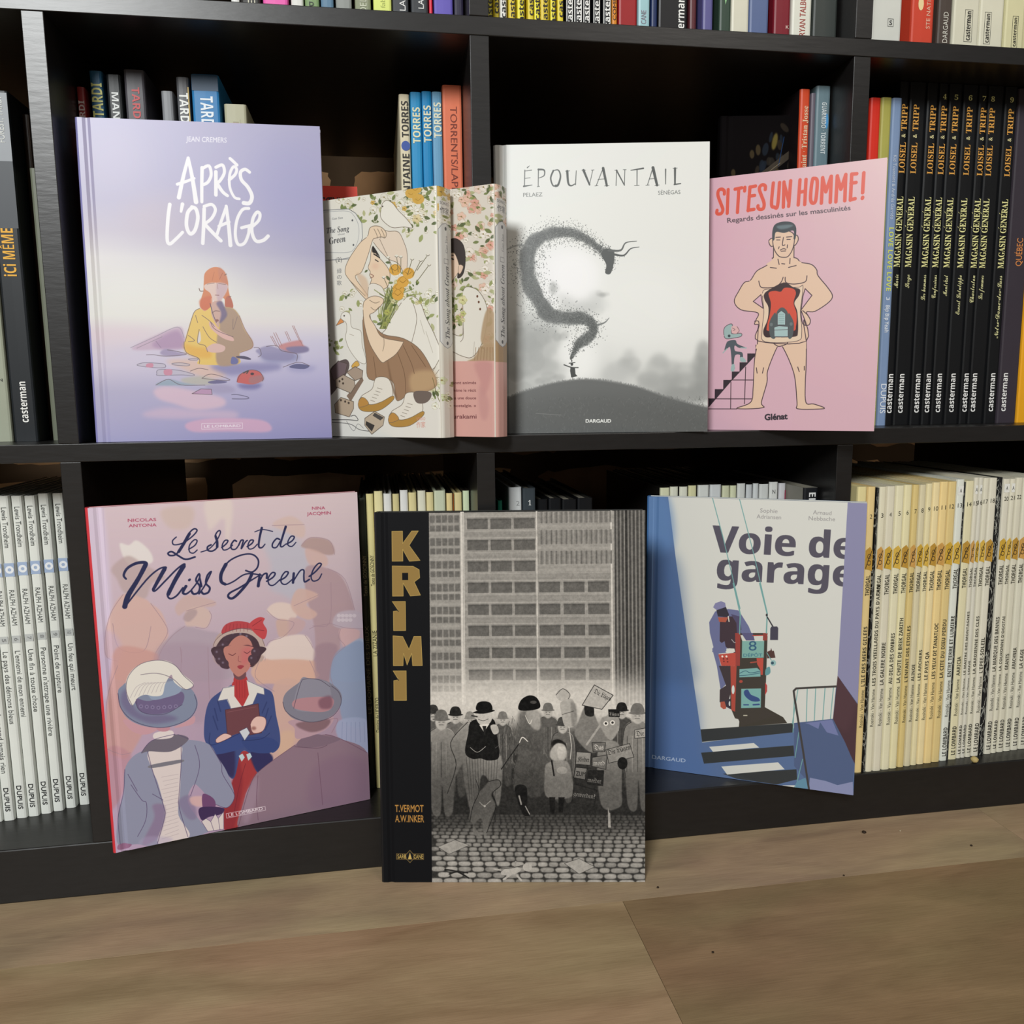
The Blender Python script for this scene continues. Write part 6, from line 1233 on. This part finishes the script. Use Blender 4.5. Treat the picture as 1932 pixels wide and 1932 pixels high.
for x0, x1, c, lab, tx in TR:
    o = spine_book('comic_album', x0, x1, .030, ZT, 1.070, c, lab, group='mixed spines on the top shelf', text=tx)
    if 'pink patch' in lab:
        mesh('pink_patch', [(.0180, -.0003, .0420), (.0205, -.0003, .0400), (.0225, -.0003, .0440), (.0255, -.0003, .0430), (.0270, -.0003, .0620), (.0120, -.0003, .0620), (.0150, -.0003, .0480)], [(0, 1, 2, 3, 4, 5, 6)], [mat('#f05aa8', .4)], o)
    if 'pale green tip' in lab:
        mesh('green_tip', [(.0058, -.0003, .034), (.0110, -.0003, .060), (.0008, -.0003, .060)], [(0, 1, 2)], [mat('#8fc48a', .4)], o)
for k, (x0, x1, c, lab, tx) in enumerate(((.7371, .7687, '#cfd0c8', 'wide white book with a small black square emblem', [('S', .0185, .0215, .0040, '#26282a', 'l', .7885)]), (.7786, .8023, '#c9442f', 'red spine with a shell drawing on the top shelf', [('STE NATION', .7850, .8200, .0040, '#e2b8a0', 'u', .0170)]), (.8062, .8213, '#4a403a', 'brown black spine with pale lettering', [('DARGAUD', .7735, .8010, .0052, '#d3d0c4', 'u', .0080)]),
        (.8224, .8505, '#d3d0bb', 'left cream spine with a boxed word', [(sb('casterman'), .7770, .8030, .0050, '#2a2a26', 'u', .0160)]), (.8505, .8766, '#d6d3be', 'middle cream spine with a boxed word', [(sb('casterman'), .7760, .8020, .0044, '#2a2a26', 'u', .0085)]), (.8777, .8995, '#d2cda4', 'right cream spine with a boxed word', [(sb('casterman'), .7740, .8000, .0036, '#2a2a26', 'u', .0110)]), (.9000, .9230, '#cfcaa4', 'cream spine at the right end of the top shelf', []))):
    o = spine_book('comic_album', x0, x1, .030, ZT, 1.072, c, lab, group='books in the top right cell', text=tx)
    if k in (3, 4, 5):
        z0, z1, xm, hw = {3: (.7755, .8045, .0160, .0040), 4: (.7745, .8035, .0085, .0034), 5: (.7725, .8015, .0110, .0030)}[k]
        for a in (rect(o, xm - hw, xm - hw + .0004, z0 - ZT, z1 - ZT, '#2a2a26', 'box_line'), rect(o, xm + hw, xm + hw + .0004, z0 - ZT, z1 - ZT, '#2a2a26', 'box_line'), rect(o, xm - hw, xm + hw, z0 - ZT, z0 - ZT + .0004, '#2a2a26', 'box_line'), rect(o, xm - hw, xm + hw, z1 - ZT - .0004, z1 - ZT, '#2a2a26', 'box_line')):
            pass
    if k == 0:
        for q in ((.0170, .0174, .7850, .7920), (.0226, .0230, .7850, .7920), (.0170, .0230, .7850, .7854), (.0170, .0230, .7916, .7920)):
            rect(o, q[0], q[1], q[2] - ZT, q[3] - ZT, '#26282a', 'emblem_line')
    if k == 1:
        t = np.linspace(0, 2*math.pi, 15)[:-1]
        mesh('shell_drawing', [(.0090 + .0028*math.cos(a), -.0003, .0460 + .0060*math.sin(a)) for a in t], [tuple(range(14))], [mat('#e6cf9a', .5)], o)

# ------------------------------------------------------------------ small things on the floor and the shelf edge
def pebble(name, loc, r, col, label, cat, flat=.7, seed=0):
    R = random.Random(seed); V, F = [], []; n, m = 8, 5
    for i in range(1, m):
        a = math.pi * i / m
        for k in range(n):
            b = 2*math.pi*k/n; q = r*(.85 + .3*R.random())
            V.append((q*math.sin(a)*math.cos(b), q*math.sin(a)*math.sin(b), r*flat*(1 + math.cos(a))))
    V += [(0, 0, 2*r*flat), (0, 0, 0)]
    for i in range(m - 2):
        for k in range(n):
            F.append((i*n + k, (i+1)*n + k, (i+1)*n + (k+1) % n, i*n + (k+1) % n))
    F += [(len(V)-2, k, (k+1) % n) for k in range(n)] + [(len(V)-1, (m-2)*n + (k+1) % n, (m-2)*n + k) for k in range(n)]
    o = mesh(name, V, F, [mat(col, .7, .3)], None, smooth=True); o.location = loc; tag(o, label, cat); return o
pebble('pebble', (.8790, .0035, ZC), .0042, '#b3a06a', 'small yellowish pebble on the edge of the bottom shelf under the cream albums', 'pebble', .8, 1)
for k, (x, y, r, lab) in enumerate(((.7369, -.0249, .0022, 'largest dark crumb on the floor below the blue and cream book'), (.775, -.028, .0009, 'pale speck just right of the largest crumb'), (.826, -.066, .0012, 'tiny dark crumb on the floor nearest the right edge'), (.5010, -.0790, .0012, 'tiny dark crumb right of the black standing book'), (.6760, -.0910, .0009, 'tiny crumb in the middle of the right floor area'), (.5150, -.1720, .0011, 'tiny black crumb near the bottom of the floor'))):
    pebble('crumb', (x, y, 0), r, '#b9ac90' if k == 1 else '#2b1e12', lab, 'crumb', .6, k + 4)
